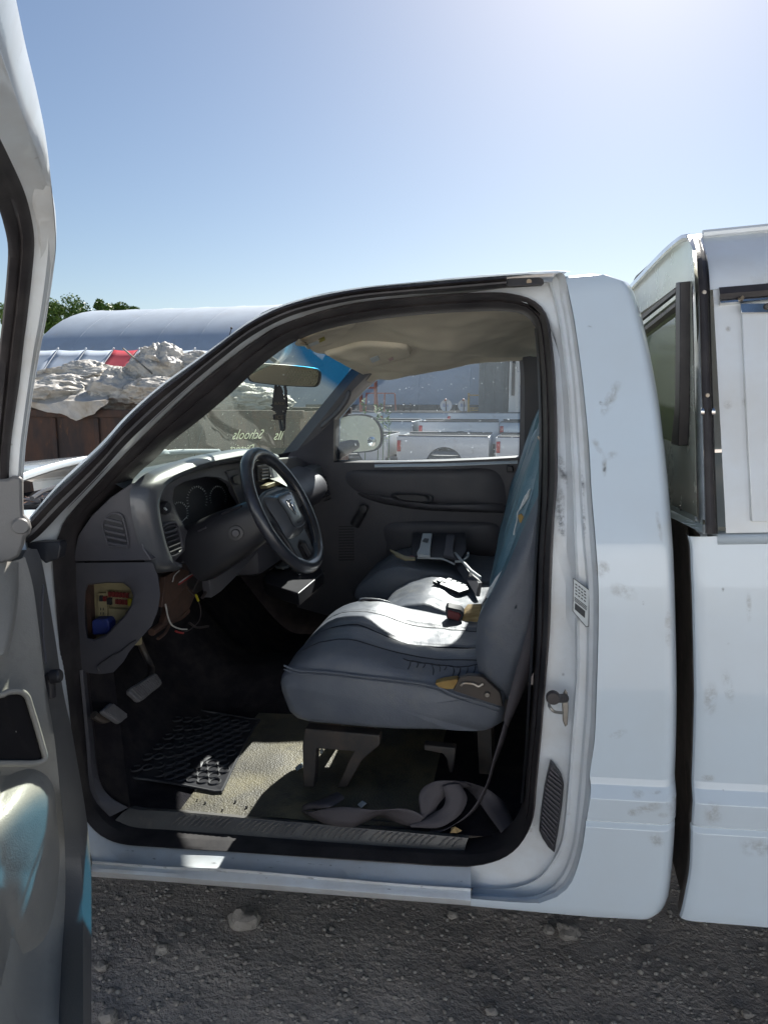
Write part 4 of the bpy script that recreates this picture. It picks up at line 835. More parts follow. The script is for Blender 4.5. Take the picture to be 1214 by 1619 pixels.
wire([(262, 955), (266, 975), (272, 988), (284, 994), (296, 995)], -1.08, .0024, WIREW); wire([(278, 998), (284, 1000), (290, 1001)], -1.08, .003, WIRER)
wire([(297, 932), (310, 945), (317, 960), (316, 980), (300, 996), (288, 1000)], -1.08, .0014, WIREK); wire([(310, 940), (314, 950)], -1.075, .004, FYEL)
wire([(341, 902), (343, 908), (340, 914)], -1.06, .0016, WIRER); wire([(305, 935), (318, 910), (326, 896)], -1.08, .003, WIREK); wire([(320, 945), (340, 915), (356, 898)], -1.08, .006, WIREK)
wire([(300, 985), (312, 992), (330, 990)], -1.13, .004, WIREK); wire([(250, 1010), (262, 1000), (270, 985)], -1.13, .005, RUSTBR)
# centre stack beyond the wheel
MB().prism(TL([(404, 728), (470, 722), (500, 740), (505, 800), (470, 870), (430, 860), (404, 800)], X=-1.01), (-.06, 0, 0)).build('centre_stack', PLASTIC, dash, bev=.006)
MB().prism(TL([(405, 736), (422, 733), (427, 757), (420, 762), (407, 762)], X=-1.0), (.006, 0, 0)).build('centre_vent', PLASTIC2, dash, bev=.002)
for k in range(4): MB().tube(TL([(414, 742+k*5), (424, 741+k*5)], X=-.988), .003, 6).build('vent_slat', STEEL, dash)
MB().tube(TL([(407, 737), (421, 735)], X=-.987), .003, 6).build('vent_slat', STEEL, dash)
MB().prism(TL([(409, 768), (440, 756), (449, 757), (447, 762), (412, 773)], X=-.99), (.03, 0, 0)).build('radio_shelf', CREAM, dash, bev=.003)
MB().prism(TL([(425, 738), (431, 738), (436, 757), (430, 759)], X=-.99), (.012, 0, 0)).build('stack_trim', STICK, dash, bev=.002)
for a, b in ((432, 748), (442, 778), (452, 778)): MB().lathe([(.0001, .012), (.011, .011), (.013, 0)], T(a, b, X=-.99), (1, 0, 0), 14).build('control_knob', PLASTIC2, dash)
# passenger side dash with rounded end and louvres
pg = []
for y in np.linspace(1.10, 1.68, 24):
    e = smooth(1.70, 1.52, y); r = []
    for a in np.linspace(-.2, math.pi*1.1, 20): r.append((-1.10+.22*(.65+.35*e)*max(-.2, math.sin(a))**1, y, 1.13+.110*(.75+.25*e)*math.cos(a)))
    pg.append(r)
MB().grid(pg).build('airbag_cover', PLASTIC, dash)
for k in range(8): MB().box(T(508+k*1.4, 752+k*5.4, Y=1.62), (.022, .05, .006), R=np.array(Matrix.Rotation(.5-.12*k, 3, 'Y'))).build('vent_slat', PLASTIC2, dash)
MB().box((-1.16, 1.40, .98), (.22, .62, .30), bev=.04).build('glove_box', PLASTIC, dash)
# ashtray / cup holder pulled out low at the centre
MB().prism(TL([(416, 912), (440, 893), (508, 898), (512, 905), (472, 938), (420, 922)], Z=.80), (0, 0, -.05)).build('ashtray', PLASTIC2, truck, bev=.004)
MB().prism(TL([(436, 899), (450, 890), (458, 898), (448, 901)], Z=.81), (0, 0, .012)).build('ashtray_lid', DASHTOP, truck, bev=.002)
MB().tube(cat(TL([(416, 912), (440, 894), (470, 905), (474, 908)], Z=.805), 20), .003, 6).build('tray_rim', CHROME, truck); MB().tube(TL([(474, 934), (488, 925), (512, 903)], Z=.79), .004, 6).build('tray_rim', CHROME, truck)
# steering wheel
wh = empty('steering_wheel'); wh.parent = truck
wc = T(449, 806, Y=.55); al = math.radians(24); wa = np.array([math.cos(al), 0, math.sin(al)]); wb_ = np.array([-math.sin(al), 0, math.cos(al)]); wy = np.array([0, 1., 0])
def wl(y, b, a=0): return wc+wy*y+wb_*b+wa*a
R0 = .190
MB().tube([wl(R0*math.cos(q), R0*math.sin(q)) for q in np.linspace(0, 2*math.pi, 96, endpoint=False)], [.0185+.0022*(abs(math.sin(q*1.0)) > .82) for q in np.linspace(0, 2*math.pi, 96, endpoint=False)], 16, closed=True).build('rim', WHEELV, wh)
MB().tube([wl((R0-.0175)*math.cos(q), (R0-.0175)*math.sin(q), .004) for q in np.linspace(0, 2*math.pi, 96, endpoint=False)], .0016, 6, closed=True).build('rim_seam', STEEL, wh)
sp = [(-.188, .028), (-.12, .062), (-.05, .075), (.05, .075), (.12, .062), (.188, .028), (.188, -.012), (.125, -.02), (.10, -.06), (.085, -.10), (.075, -.178), (.04, -.186), (.035, -.12), (.0, -.108), (-.035, -.12), (-.04, -.186), (-.075, -.178), (-.085, -.10), (-.10, -.06), (-.125, -.02), (-.188, -.012)]
MB().prism([wl(y, b, -.022) for y, b in sp], wa*.022).build('spokes', PLASTIC2, wh, bev=.006)
pad = [(-.105, .052), (-.05, .062), (.05, .062), (.105, .052), (.092, -.03), (.075, -.085), (-.075, -.085), (-.092, -.03)]
cpad = cat([(y, b, 0) for y, b in pad], 60, True)
MB().grid([[wl(p[0]*t, -.01+(p[1]+.01)*t, .028-.03*t**4) for t in np.linspace(.02, 1, 10)] for p in cpad], cu=True).build('airbag_pad', HOODP, wh)
cov = [(-.062, .040), (.062, .040), (.058, -.010), (.050, -.062), (-.050, -.062), (-.058, -.010)]
ccv = cat([(y, b, 0) for y, b in cov], 50, True)
MB().tube([wl(p[0], p[1], .0265) for p in ccv], .0014, 5, closed=True).build('pad_crease', PLASTIC2, wh)
shd = [(-.020, .018), (-.010, .022), (0, .020), (.010, .022), (.020, .018), (.019, .0), (.013, -.016), (0, -.030), (-.013, -.016), (-.019, .0)]
MB().tube(even([wl(y, b, .0285) for y, b in shd+shd[:1]], 50)[:-1], .0016, 6, closed=True).build('badge', CHROME, wh)
bd = bpy.data.objects['badge']
MB().prism([wl(y*.9, b*.9, .0275) for y, b in shd], wa*.001).build('badge_field', PLASTIC2, bd)
MB().tube(cat([wl(-.013, .004, .029), wl(-.015, .012, .0295), wl(-.007, .014, .0295), wl(-.004, .006, .0295), wl(-.005, -.006, .0295), wl(0, -.022, .0295)], 20), .0018, 6).tube(cat([wl(.013, .004, .029), wl(.015, .012, .0295), wl(.007, .014, .0295), wl(.004, .006, .0295), wl(.005, -.006, .0295), wl(0, -.022, .0295)], 20), .0018, 6).tube([wl(-.006, .012, .0295), wl(.006, .012, .0295)], .0018, 6).build('badge_head', CHROME, bd)
text('airbag_text', 'SRS\nAIRBAG', .010, INK, wh, frame(wl(.0, -.049, .0262), wy, wb_))
for y in (-.03, .035): MB().lathe([(.0001, .001), (.003, .001), (.003, 0)], wl(y, .004, .0268), wa, 10).build('horn_mark', INK, wh)
# brake and parking pedals
def pedal(quad, xs4, nr, arm, name):
    e = empty(name); e.parent = truck; Q = [T(*q, X=x) for q, x in zip(quad, xs4)]; nrm = np.cross(Q[1]-Q[0], Q[3]-Q[0]); nrm /= np.linalg.norm(nrm); nrm = nrm if nrm[0] > 0 else -nrm
    bl_ = lambda u, v: Q[0]*(1-u)*(1-v)+Q[1]*u*(1-v)+Q[2]*u*v+Q[3]*(1-u)*v
    ol = cat([bl_(*uv) for uv in ((.04, .0), (.5, -.03), (.96, .0), (1, .5), (.96, 1.0), (.5, 1.03), (.04, 1.0), (0, .5))], 40, True)
    MB().prism(ol, -nrm*.014).build('pedal_pad', PEDALR, e, bev=.003)
    for k in range(nr):
        u = .06+.88*(k+.25)/nr; w_ = .88/nr*.5
        MB().prism([bl_(*uv)+nrm*.0005 for uv in ((u, .08), (u+w_, .08), (u+w_, .92), (u, .92))], nrm*.004).build('pedal_rib', PEDALR, e)
    MB().tube(cat(arm, 14), .011, 8).build('pedal_arm', DARKSTEEL, e)
pedal([(203, 1091), (247, 1063), (258, 1080), (222, 1109)], [-1.17, -1.19, -1.17, -1.15], 13, [T(232, 1082, X=-1.20), T(240, 1058, X=-1.24), T(230, 1035, X=-1.27), T(220, 1012, X=-1.28)], 'brake_pedal')
pedal([(163, 1124), (177, 1111), (203, 1131), (190, 1142)], [-1.15, -1.16, -1.14, -1.13], 9, [T(182, 1128, X=-1.165), T(165, 1138, X=-1.17), T(148, 1130, X=-1.18)], 'parking_brake_pedal')
# shoulder belt
belt = empty('seat_belt'); belt.parent = truck
def ribbon(P, wv, name, par, m=BELT):
    P = np.asarray(P, float); return MB().grid([[p-w_*.5, p, p+w_*.5] for p, w_ in zip(P, wv)]).build(name, m, par, solid=.0015, ang=80)
L1 = cat(TL([(858, 905), (843, 950), (832, 1000), (818, 1050), (803, 1105), (796, 1140)], Y=.25), 30); L2 = cat(TL([(880, 905), (872, 950), (858, 1000), (843, 1050), (820, 1110), (802, 1150)], Y=.262), 30)
MB().grid([[a, (a+b)/2+np.array([0, -.003, 0]), b] for a, b in zip(L1, L2)]).build('webbing', BELT, belt, solid=.0015)
E1 = cat([T(797, 1140, Y=.25), T(790, 1165, Y=.24), T(778, 1205, Y=.23), T(768, 1240, Y=.22), T(745, 1280, Y=.20), T(715, 1305, Y=.19), T(685, 1317, Y=.185), T(630, 1317, Y=.185), T(585, 1310, Y=.19)], 50)
E2 = cat([T(802, 1150, Y=.26), T(797, 1170, Y=.26), T(782, 1208, Y=.26), T(772, 1240, Y=.25), T(752, 1279, Y=.23), T(722, 1301, Y=.22), T(688, 1309, Y=.21), T(630, 1300, Y=.22), T(585, 1294, Y=.23)], 50)
MB().grid([[a, (a+b)/2, b] for a, b in zip(E1, E2)]).build('webbing', BELT, belt, solid=.0015)
def loopbelt(a, b, n=90):
    A_, B_ = cat([fp(q, h) for *q, h in a], n), cat([fp(q, h) for *q, h in b], n)
    MB().grid([[p, p+(q-p)*.33+np.array([0, 0, .004]), p+(q-p)*.66+np.array([0, 0, .004]), q] for p, q in zip(A_, B_)]).build('webbing', BELT, belt, solid=.0015, ang=80)
loopbelt([(792, 1317, .02), (772, 1290, .03), (752, 1262, .05), (736, 1246, .08), (715, 1236, .10)], [(812, 1303, .02), (802, 1278, .03), (790, 1262, .05), (768, 1246, .08), (745, 1238, .10)])
loopbelt([(745, 1243, .09), (715, 1250, .09), (694, 1270, .06), (684, 1290, .03), (668, 1304, .015), (646, 1306, .012)], [(716, 1234, .12), (688, 1235, .12), (668, 1246, .10), (662, 1262, .08), (665, 1280, .05), (672, 1292, .03)])
loopbelt([(728, 1240, .11), (738, 1262, .08), (730, 1284, .05), (712, 1300, .03), (690, 1309, .02), (650, 1308, .013)], [(700, 1244, .11), (704, 1262, .08), (700, 1276, .06), (688, 1284, .045), (668, 1296, .03), (645, 1304, .013)])
loopbelt([(660, 1306, .013), (640, 1305, .013), (615, 1296, .02), (600, 1291, .025), (578, 1300, .02), (555, 1308, .015), (520, 1304, .015), (495, 1294, .015), (478, 1284, .015)], [(672, 1293, .04), (655, 1283, .06), (635, 1279, .07), (615, 1280, .07), (590, 1281, .07), (560, 1277, .07), (535, 1276, .065), (510, 1280, .05), (488, 1287, .03)])
loopbelt([(477, 1284, .015), (479, 1274, .03), (490, 1268, .04), (510, 1262, .05), (532, 1252, .05)], [(500, 1282, .03), (506, 1278, .05), (518, 1276, .06), (530, 1272, .06), (545, 1262, .06)])
# inside mirror
im = empty('inside_mirror'); im.parent = truck
mo2 = [(389, 585), (391, 577), (397, 573.5), (430, 575), (470, 578), (500, 582), (506, 586), (508, 592), (506, 605), (502, 610), (495, 612), (450, 610), (405, 605), (393, 600)]
mc2 = T(448, 592, Y=.95); nm2 = np.array([.90, -.42, .085]); nm2 /= np.linalg.norm(nm2)
def mp2(px, py, d=0): d_ = ray(px, py); t = np.dot(mc2+d*nm2-EYE, nm2)/np.dot(d_, nm2); return EYE+t*d_
O2 = cat([(a, b, 0) for a, b in mo2], 60, True)[:, :2]; c2 = O2.mean(0)
MB().grid([[mp2(*(c2+(o-c2)*k), d) for k, d in ((.945, .004), (.96, .008), (1, .006), (1.01, -.004), (.93, -.02), (.5, -.03), (.02, -.032))] for o in O2], cu=True).build('mirror_housing', PLASTIC2, im)
IMG = mat('mirror_tan_reflection', (.62, .61, .53), .16, metal=.85)  # tan tone stands in for the headliner reflected in the mirror
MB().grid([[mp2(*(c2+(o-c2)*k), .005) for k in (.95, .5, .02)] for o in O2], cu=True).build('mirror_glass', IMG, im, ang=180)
# diamond lattice drawn over the right half of the mirror
lt = MB()
for k in range(18):
    a = 445+k*4.5
    for sgn in (1, -1):
        P = [(a+sgn*q*.55, 576+q) for q in np.linspace(0, 32, 12)]
        P = [p for p in P if 452 < p[0] < 503 and 580+(p[0]-450)*.08 < p[1] < 607+(p[0]-450)*.04]
        if len(P) > 1: lt.tube([mp2(*p, .0056) for p in P], .0006+.0006*(P[0][0]-450)/60, 4)
lt.build('mirror_lattice', mat('lattice_lines', (.30, .29, .19), .5), im)
MB().tube([mp2(440, 574, -.02), mp2(420, 560, -.10)], .008, 8).build('mirror_stem', PLASTIC2, im)
# handwriting on the windshield (readable from outside, so mirrored from in here)
bpy.context.view_layer.update(); wso = bpy.data.objects['windshield']
def ws_hit(px, py):
    d = Vector(ray(px, py)); ok, loc, nn, i = wso.ray_cast(Vector(EYE), d.normalized()); return np.array(loc) if ok else None
def script(body, px, py, ex_px, size, shear):
    a, b, c_ = ws_hit(px, py), ws_hit(px-ex_px, py+ex_px*.02), ws_hit(px, py-10)
    if a is None or b is None or c_ is None: return
    M = frame(a, b-a, c_-a); o = text('window_writing', body, size, WPAINT, truck, M @ Matrix.Translation((0, 0, .002)), shear=shear, extrude=.0002)
script('Schools', 396, 688, 20, .075, .5); script('lls', 444, 689, 12, .085, .5); script('District', 385, 710, 20, .06, .5)
# ------------------------------------------------------------------ driver door, swung wide open
door = empty('driver_door'); door.parent = truck
HP = np.array([-1.2, .02, 0]); th = math.radians(57); du = np.array([math.cos(th), -math.sin(th), 0]); dn_ = np.array([math.sin(th), math.cos(th), 0])
def D(px, py, s): d = ray(px, py); t = (s-(EYE-HP).dot(du))/d.dot(du); return EYE+t*d
def DL(pts): return np.array([D(a, b, s) for a, b, s in pts])
def dl(s, n, z): return HP+du*s+dn_*n+np.array([0, 0, z])
# window frame: nested edges sharing the same section positions
fs = [.27, .32, .40, .48, .55, .63, .70, .76, .82, .90, 1.0, 1.12, 1.24, 1.36]
e0 = [(36, 765), (41, 700), (54, 608), (64, 549), (73, 504), (83, 437), (88, 390), (86, 345), (82, 305), (72, 220), (57, 145), (40, 75), (24, 0), (8, -80)]
e1 = [(33, 765), (38, 700), (50, 608), (60, 549), (69, 504), (79, 437), (84, 385), (83, 335), (76, 300), (62, 250), (42, 198), (20, 135), (-6, 62), (-34, -20)]
e2 = [(14, 765), (18, 700), (31, 608), (38, 545), (44, 500), (51, 437), (55, 382), (49, 338), (38, 300), (18, 255), (-6, 205), (-36, 140), (-70, 70), (-110, -10)]
e3 = [(-16, 765), (-12, 700), (-6, 608), (0, 545), (5, 500), (11, 437), (13, 390), (5, 350), (-6, 318), (-26, 275), (-52, 225), (-84, 160), (-120, 90), (-160, 10)]
def de(e): return DL([(a, b, s) for (a, b), s in zip(e, fs)])
E0, E1, E2, E3 = [cat(de(e), 80) for e in (e0, e1, e2, e3)]
MB().grid([[a-dn_*.03-du*.03, a-dn_*.02, a, a+(b-a)*.5+du*.004, b, b+(c-b)*.2+du*.012, b+(c-b)*.6+du*.006, c] for a, b, c in zip(E0, E1, E2)]).build('window_frame', JAMB, door, ang=50)
MB().grid([[c, c+(d-c)*.12+du*.012, c+(d-c)*.4+du*.016, c+(d-c)*.52+du*.002, c+(d-c)*.62+du*.010, c+(d-c)*.9+du*.008, d, d-du*.06] for c, d in zip(E2, E3)]).build('window_seal', RUBBER, door, ang=50)
rows([E1+du*.004, E1*.8+E0*.2+dn_*.004, E0+dn_*.001], 80, spl=False).build('frame_weatherstrip', RUBBER if False else JAMB, door)
MB().tube(cat([(E2[-1]+E3[-1])/2, (E2[-1]+E3[-1])/2*.5+dl(1.2, -.05, 1.5)*.5, dl(1.18, -.09, 1.21)], 16), .035, 10).build('window_frame', JAMB, door)
# outer skin and edges
og = []
for s in np.linspace(.0, 1.22, 30):
    og.append([dl(s, -.165+(.02 if s < .02 else 0), z) for z in [.335, .36, .5, .8, 1.05, 1.17]]+[dl(s, -.15, 1.215), dl(s, -.06, 1.22)])
MB().grid(og).build('outer_skin', WHITE, door)
# rear edge of the door outside the picture, lower edge
MB().grid([[dl(s, n, .335) for n in (-.165, -.08, .02)] for s in (0, .6, 1.22)]).build('lower_edge', JAMB, door)
MB().grid([[dl(1.22, n, z) for n in (-.165, -.08, -.04)] for z in (.335, .8, 1.2)]).build('latch_edge', JAMB, door)
TRIMD = mat('mid_grey_trim', (.15, .147, .145), .5, bump=.3, bscale=260, kind='voronoi', bdist=.001)
# front edge seen in the gap + inner trim bands
R0_ = [(59, 868, .06), (69, 898, .06), (86, 997, .06), (100, 1090, .06), (113, 1150, .07), (121, 1195, .08), (137, 1290, .09), (144, 1370, .12), (145, 1440, .24), (145, 1520, .42), (145, 1640, .64)]
R1_ = [(42, 868, .12), (54, 905, .13), (70, 997, .15), (84, 1090, .16), (95, 1150, .17), (104, 1195, .18), (119, 1290, .20), (128, 1370, .23), (130, 1440, .32), (130, 1520, .48), (130, 1640, .68)]
R2_ = [(36, 880, 0.150), (48, 925, 0.170), (58, 1000, 0.210), (68, 1090, 0.240), (80, 1150, 0.260), (90, 1210, 0.259), (100, 1290, 0.280), (104, 1370, 0.230), (103, 1440, 0.310), (98, 1520, 0.430), (92, 1640, 0.640)]
R3_ = [(12, 890, 0.180), (26, 940, 0.200), (38, 1010, 0.240), (50, 1085, 0.280), (52, 1150, 0.320), (46, 1210, 0.274), (40, 1290, 0.250), (40, 1370, 0.270), (40, 1440, 0.350), (36, 1520, 0.470), (30, 1640, 0.660)]
R4_ = [(-40, 900, 0.280), (-30, 950, 0.300), (-20, 1015, 0.340), (-20, 1085, 0.380), (-20, 1150, 0.420), (-24, 1210, 0.360), (-30, 1290, 0.330), (-36, 1370, 0.340), (-46, 1440, 0.430), (-54, 1520, 0.550), (-60, 1640, 0.740)]
R5_ = [(-160, 910, 0.500), (-150, 960, 0.520), (-150, 1015, 0.540), (-150, 1085, 0.560), (-150, 1150, 0.580), (-150, 1210, 0.500), (-160, 1290, 0.470), (-170, 1370, 0.550), (-190, 1440, 0.600), (-200, 1520, 0.700), (-210, 1640, 0.850)]
def Dn(px, py, n): d = ray(px, py); t = ((HP+n*dn_)-EYE).dot(dn_)/d.dot(dn_); return EYE+t*d      # on the plane n = const of the door
def DnL(P, n): return np.array([Dn(p[0], p[1], n[i] if hasattr(n, '__len__') else n) for i, p in enumerate(P)])
r0, r1 = DL(R0_), DL(R1_)
def Dc(px, py, s, lim=-.10):
    p = D(px, py, s); return p if (p-HP).dot(dn_) > lim else Dn(px, py, lim)
def DLc(P, lim=-.10): return np.array([Dc(*p, lim) for p in P])
r2, r3, r4, r5 = DLc(R2_, -.06), DLc(R3_), DLc(R4_, -.11), DLc(R5_, -.11)
rows([r0-dn_*.10-du*.02, r0-du*.006-dn_*.01, r0, r1+dn_*.002, r2], 70).build('door_trim_edge', TRIMD, door, ang=50)
rows([r2, r2+(r3-r2)*.15+dn_*.010, r2+(r3-r2)*.55+dn_*.012, r3, r4, r5], 70).build('door_panel', TRIM, door, ang=60)
rows([DnL([(106, 1290), (110, 1370), (112, 1440), (113, 1520), (114, 1640)], -.012), DnL([(110, 1290), (115, 1370), (117, 1440), (118, 1520), (119, 1640)], -.006)], 30).build('trim_groove', PLASTIC2, door)
# belt-line mirror corner trim with round cap
c = [(12, 757), (20, 753), (33, 753), (36, 760), (36, 800), (37, 815), (46, 824), (49, 836), (46, 846), (40, 850), (38, 862), (30, 880), (18, 887), (0, 892), (-40, 895), (-40, 760)]
V0 = [D(a, b, .30) for a, b in c]
MB().prism(V0, -du*.03).build('mirror_corner_trim', TRIMD, door, bev=.006)
MB().lathe([(.0001, .006), (.014, .006), (.0165, .003), (.0175, -.01)], D(33, 832, .305), du+dn_*.15, 24).build('screw_cap', TRIMD, door)
# upper bolster of the panel, catching the sun at the left
rows([DL([(-60, 880, .36), (-60, 940, .40), (-60, 1000, .44), (-60, 1060, .48)]), DL([(0, 888, .29), (0, 935, .33), (0, 990, .38), (0, 1035, .43)])+dn_*.006, DL([(20, 889, .25), (19, 930, .29), (14, 975, .35), (4, 1020, .41)])+dn_*.006, DL([(30, 888, .22), (30, 935, .24), (24, 985, .29), (12, 1040, .36)])], 40).build('door_bolster', TRIM, door, ang=70)
# pull cup
cup = [(-40, 1100, 0.455), (2, 1096, 0.440), (10, 1092, 0.435), (28, 1091, 0.420), (40, 1098, 0.410), (47, 1118, 0.405), (57, 1150, 0.400), (66, 1182, 0.400), (69, 1194, 0.400), (65, 1201, 0.405), (50, 1204, 0.415), (20, 1204, 0.440), (-40, 1204, 0.485)]
cu_ = cat(DL(cup), 60)
MB().tube(cu_+dn_*.004+du*.010, .006, 10).build('cup_rim', TRIM, door)
MB().grid([[cu_.mean(0)+(p-cu_.mean(0))*k+du*.006 for k in (1, .5, .02)] for p in cu_], cu=True).build('cup_shade_sheet', DARKCUP, door)  # flat dark sheet in place of the shaded hollow
# armrest: big rounded bulge
ao = [(-120, 1200), (-60, 1203), (0, 1206), (40, 1206), (66, 1211), (86, 1228), (95, 1258), (98, 1320), (96, 1390), (90, 1450), (80, 1496), (60, 1528), (30, 1548), (0, 1560), (-60, 1575), (-140, 1580), (-180, 1400)]
dome(ao, (-60, 1390), lambda q, t: Dc(q[0], q[1], (lambda so: so+(.53-so)*(1-t**2.2)**.8)(.225+.24*max(0, min(1, (q[1]-1380)/180))), -.09), 90, 26).build('armrest', TRIM, door, ang=180)
# window crank
MB().lathe([(.0001, .022), (.012, .022), (.0155, .018), (.016, .0), (.012, -.003)], D(82, 1070, .21), np.array([.95, .25, .05]), 20).build('crank_knob', PLASTIC2, door)
MB().tube(cat([D(78, 1066, .20), D(79, 1085, .20), D(80, 1102, .20)], 8), [.013]*8, 10).build('window_crank', PLASTIC2, door)
MB().tube(cat(DL([(66, 925, .17), (64, 960, .19), (66, 1010, .21), (70, 1050, .23)])+dn_*.004, 20), .003, 6).build('panel_crease', PLASTIC, door)

# ------------------------------------------------------------------ bed and camper shell
bf = [(1093, 848), (1097, 862), (1100, 910), (1102, 978), (1104, 1097), (1103.5, 1180), (1102, 1245), (1099.5, 1300), (1097, 1374), (1089, 1421), (1081, 1457)]
bfl = cat(TL(bf, fn=off(0)), 200)
zz_ = np.unique(np.r_[np.linspace(bfl[-1][2], bfl[0][2], 60), [zc[k]+d for k in zc for d in (-.004, -.0015, 0, .0015, .004)]])[::-1]
bfl = [np.array([float(np.interp(-z, -bfl[:, 2], bfl[:, 0])), ys(z), z]) for z in zz_]; bg_ = []; fl_ = []
for p in bfl:
    z = p[2]; y = ys(z) if z < 1.17 else ys(1.17)+.10*((z-1.17)/.03)**2*.03
    fl_.append([(p[0]+.018, y+.30, z), (p[0]+.012, y+.10, z), (p[0]-.004, y+.045, z), (p[0]-.006, y+.014, z)])
    row = [(p[0]-.0065, y+.016, z), (p[0]-.004, y+.007, z), (p[0]+.004, y+.002, z), (p[0]+.018, y, z)]
    for x in np.linspace(.42, 2.6, 30):
        zz = z; d = abs(x-1.55)
        if d < .47 and z < .30+math.sqrt(.47**2-d*d): zz = min(.95, .30+math.sqrt(.47**2-d*d))
        row.append((x, ys(zz), zz-.0))
    bg_.append(row)
MB().grid(bg_).build('bed_side', WHITE, truck); MB().grid(fl_).build('bed_flange', FLANGE, truck)
MB().grid([[(bfl[i][0]+.02+.0, y, bfl[i][2]) for y in (.04, .10, .105, .14, .145, .9, 1.86)] for i in range(0, len(bfl), 3)]).build('bed_front_wall', FLANGE, truck)
MB().grid([[(x, y, 1.19) for y in (.0+.012, .05, .10)] for x in (.37, 1.5, 2.6)]).build('bed_rail', WHITE, truck, solid=.02)
MB().grid([[(x, y, .62) for y in (.1, .9, 1.8)] for x in (.38, 1.5, 2.6)]).build('bed_floor', DARKSTEEL, truck)
MB().grid([[(x, 1.9-ys(z), z) for z in (.36, .6, .9, 1.18)] for x in (.35, 1.5, 2.6)]).build('bed_side', WHITE, truck)
for px, py in ((1098, 980), (1093, 1290)): MB().prism(TL([(px-1.2, py-5), (px+1.2, py-4), (px+1.2, py+5), (px-1.2, py+5)], X=.335), (.004, 0, 0)).build('slot', PLASTIC2, truck)
for a in [(1118, 1230, 26, 12, 0), (1126, 1285, 34, 40, .2), (1150, 1085, 18, 60, -.2), (1183, 960, 10, 50, 0), (1122, 1105, 24, 60, .1), (1195, 1340, 60, 30, 0)]: smudge(*a)
for a in [(1142, 932, 5, 8, 0), (1151, 1018, 6, 4, .6), (1142, 1249, 4, 4, 0)]: smudge(*a, m=SCRATCH, name='paint_chip')
camper = empty('camper_shell', M=TRUCK_M)
tag(camper, 'white aluminium camper shell with black corner strips and chrome trim on the pickup bed', 'camper shell')
XF = .350
def cy(z): return .012+.16*max(0, (z-1.2)/.6)+.10*max(0, (z-1.68)/.12)**2
bl = [(1092, 372.5), (1095, 376), (1099.5, 398), (1103, 447), (1106, 524), (1108, 618), (1110, 654), (1112, 740), (1115, 843)]
br = [(1100, 371.5), (1104, 376), (1113, 408), (1117, 447), (1119, 514), (1122, 618), (1123.5, 654), (1126, 740), (1130, 843)]
cl_ = [(1083, 370), (1088, 374), (1095, 398), (1098.5, 447), (1101, 524), (1103.5, 618), (1105, 654), (1107, 740), (1109, 843)]
cr_ = [(1104, 371), (1109, 377), (1117, 408), (1121, 447), (1123, 514), (1126, 618), (1127.5, 654), (1130, 740), (1134, 843)]
BL, BR, CL, CR = [cat(TL(l, fn=cy), 60) for l in (bl, br, cl_, cr_)]
MB().grid([[b+np.array([0, -.004, 0]), (b+c)/2+np.array([0, -.009, 0]), c+np.array([0, -.004, 0])] for b, c in zip(BL, BR)]).build('corner_strip', RUBBER, camper)
MB().grid([[a+np.array([-.002, .03, 0]), a+np.array([-.004, .004, 0]), (a+b)/2+np.array([0, -.012, 0]), b+np.array([0, -.003, 0])] for a, b in zip(CL, BL)]).build('corner_trim', CHROME, camper)
MB().grid([[b+np.array([0, -.003, 0]), (a+b)/2+np.array([0, -.011, 0]), a+np.array([0, .003, 0])] for a, b in zip(CR, BR)]).build('corner_trim', CHROME, camper)
for px, py in ((1111, 463), (1116, 625)): MB().lathe([(.0001, .003), (.004, .003), (.005, 0)], TY(px, py, cy)+np.array([0, -.008, 0]), (0, -1, 0), 10).build('screw', STEEL, camper)
for px in (1108, 1125): MB().ball(TY(px, 651, cy)+np.array([0, -.010, 0]), .007, 8, 6, (.7, .6, 1.2)).build('trim_clip', CHROME, camper)
# front wall with its louvred window
fw = [(1000, 449), (1040, 407), (1072, 379), (1084, 373), (1094, 392), (1098, 447), (1101, 524), (1103, 618), (1105, 700), (1109, 843), (1080, 832), (1000, 800), (930, 780), (915, 700), (915, 540)]
wi = [(1074, 449), (1074, 550), (1073.5, 640), (1072, 703), (1040, 690), (1000, 676), (960, 662), (960, 560), (1000, 503), (1040, 475)]
Oa, Ia = ring_between(fw, wi, 0, 0, 140)
MB().grid([[T(*o, X=XF-.002), T(*(o+(i-o)*.5), X=XF), T(*i, X=XF)] for o, i in zip(Oa, Ia)], cu=True).build('front_wall', ALUG, camper)
rows([TL([(1084, 371), (1072, 374), (1040, 402), (1000, 445), (950, 497)], X=XF-.012), TL([(1085, 376), (1072, 380), (1041, 408), (1000, 452), (950, 504)], X=XF-.016), TL([(1085, 382), (1072, 386), (1042, 412), (1000, 457), (950, 509)], X=XF-.004)], 40).build('front_trim', CHROME, camper)
MB().prism(TL([(1067.5, 447), (1074, 446), (1074, 550), (1073.5, 640), (1071, 705), (1060, 702), (1066, 640), (1067, 550)], X=XF-.022), (.022, 0, 0)).build('window_frame', RUBBER, camper, bev=.002)
fr = [o for o in camper.children if o.name.startswith('window_frame')][0]
for k in range(3): MB().prism(TL([(1067, 456+k*11), (1067, 462+k*11), (960, 560+k*11-12), (960, 553+k*11-12)], X=XF-.014), (.02, 0, 0)).build('louver', ALUG if k % 2 else DARKSTEEL, fr)
MB().prism(TL([(1067, 462), (1067, 702), (960, 670), (960, 556)], X=XF+.004), (.006, 0, 0)).build('window_pane', glassmat('camper_glass', .22, (.55, .62, .45), dustcol=(.5, .55, .38)), camper)  # green tint and dust colour paint in the pane's greenish reflection
MB().prism(TL([(1062, 692), (1071, 694), (1070, 704), (1060, 700)], X=XF-.018), (.01, 0, 0)).build('frame_clip', STEEL, camper)
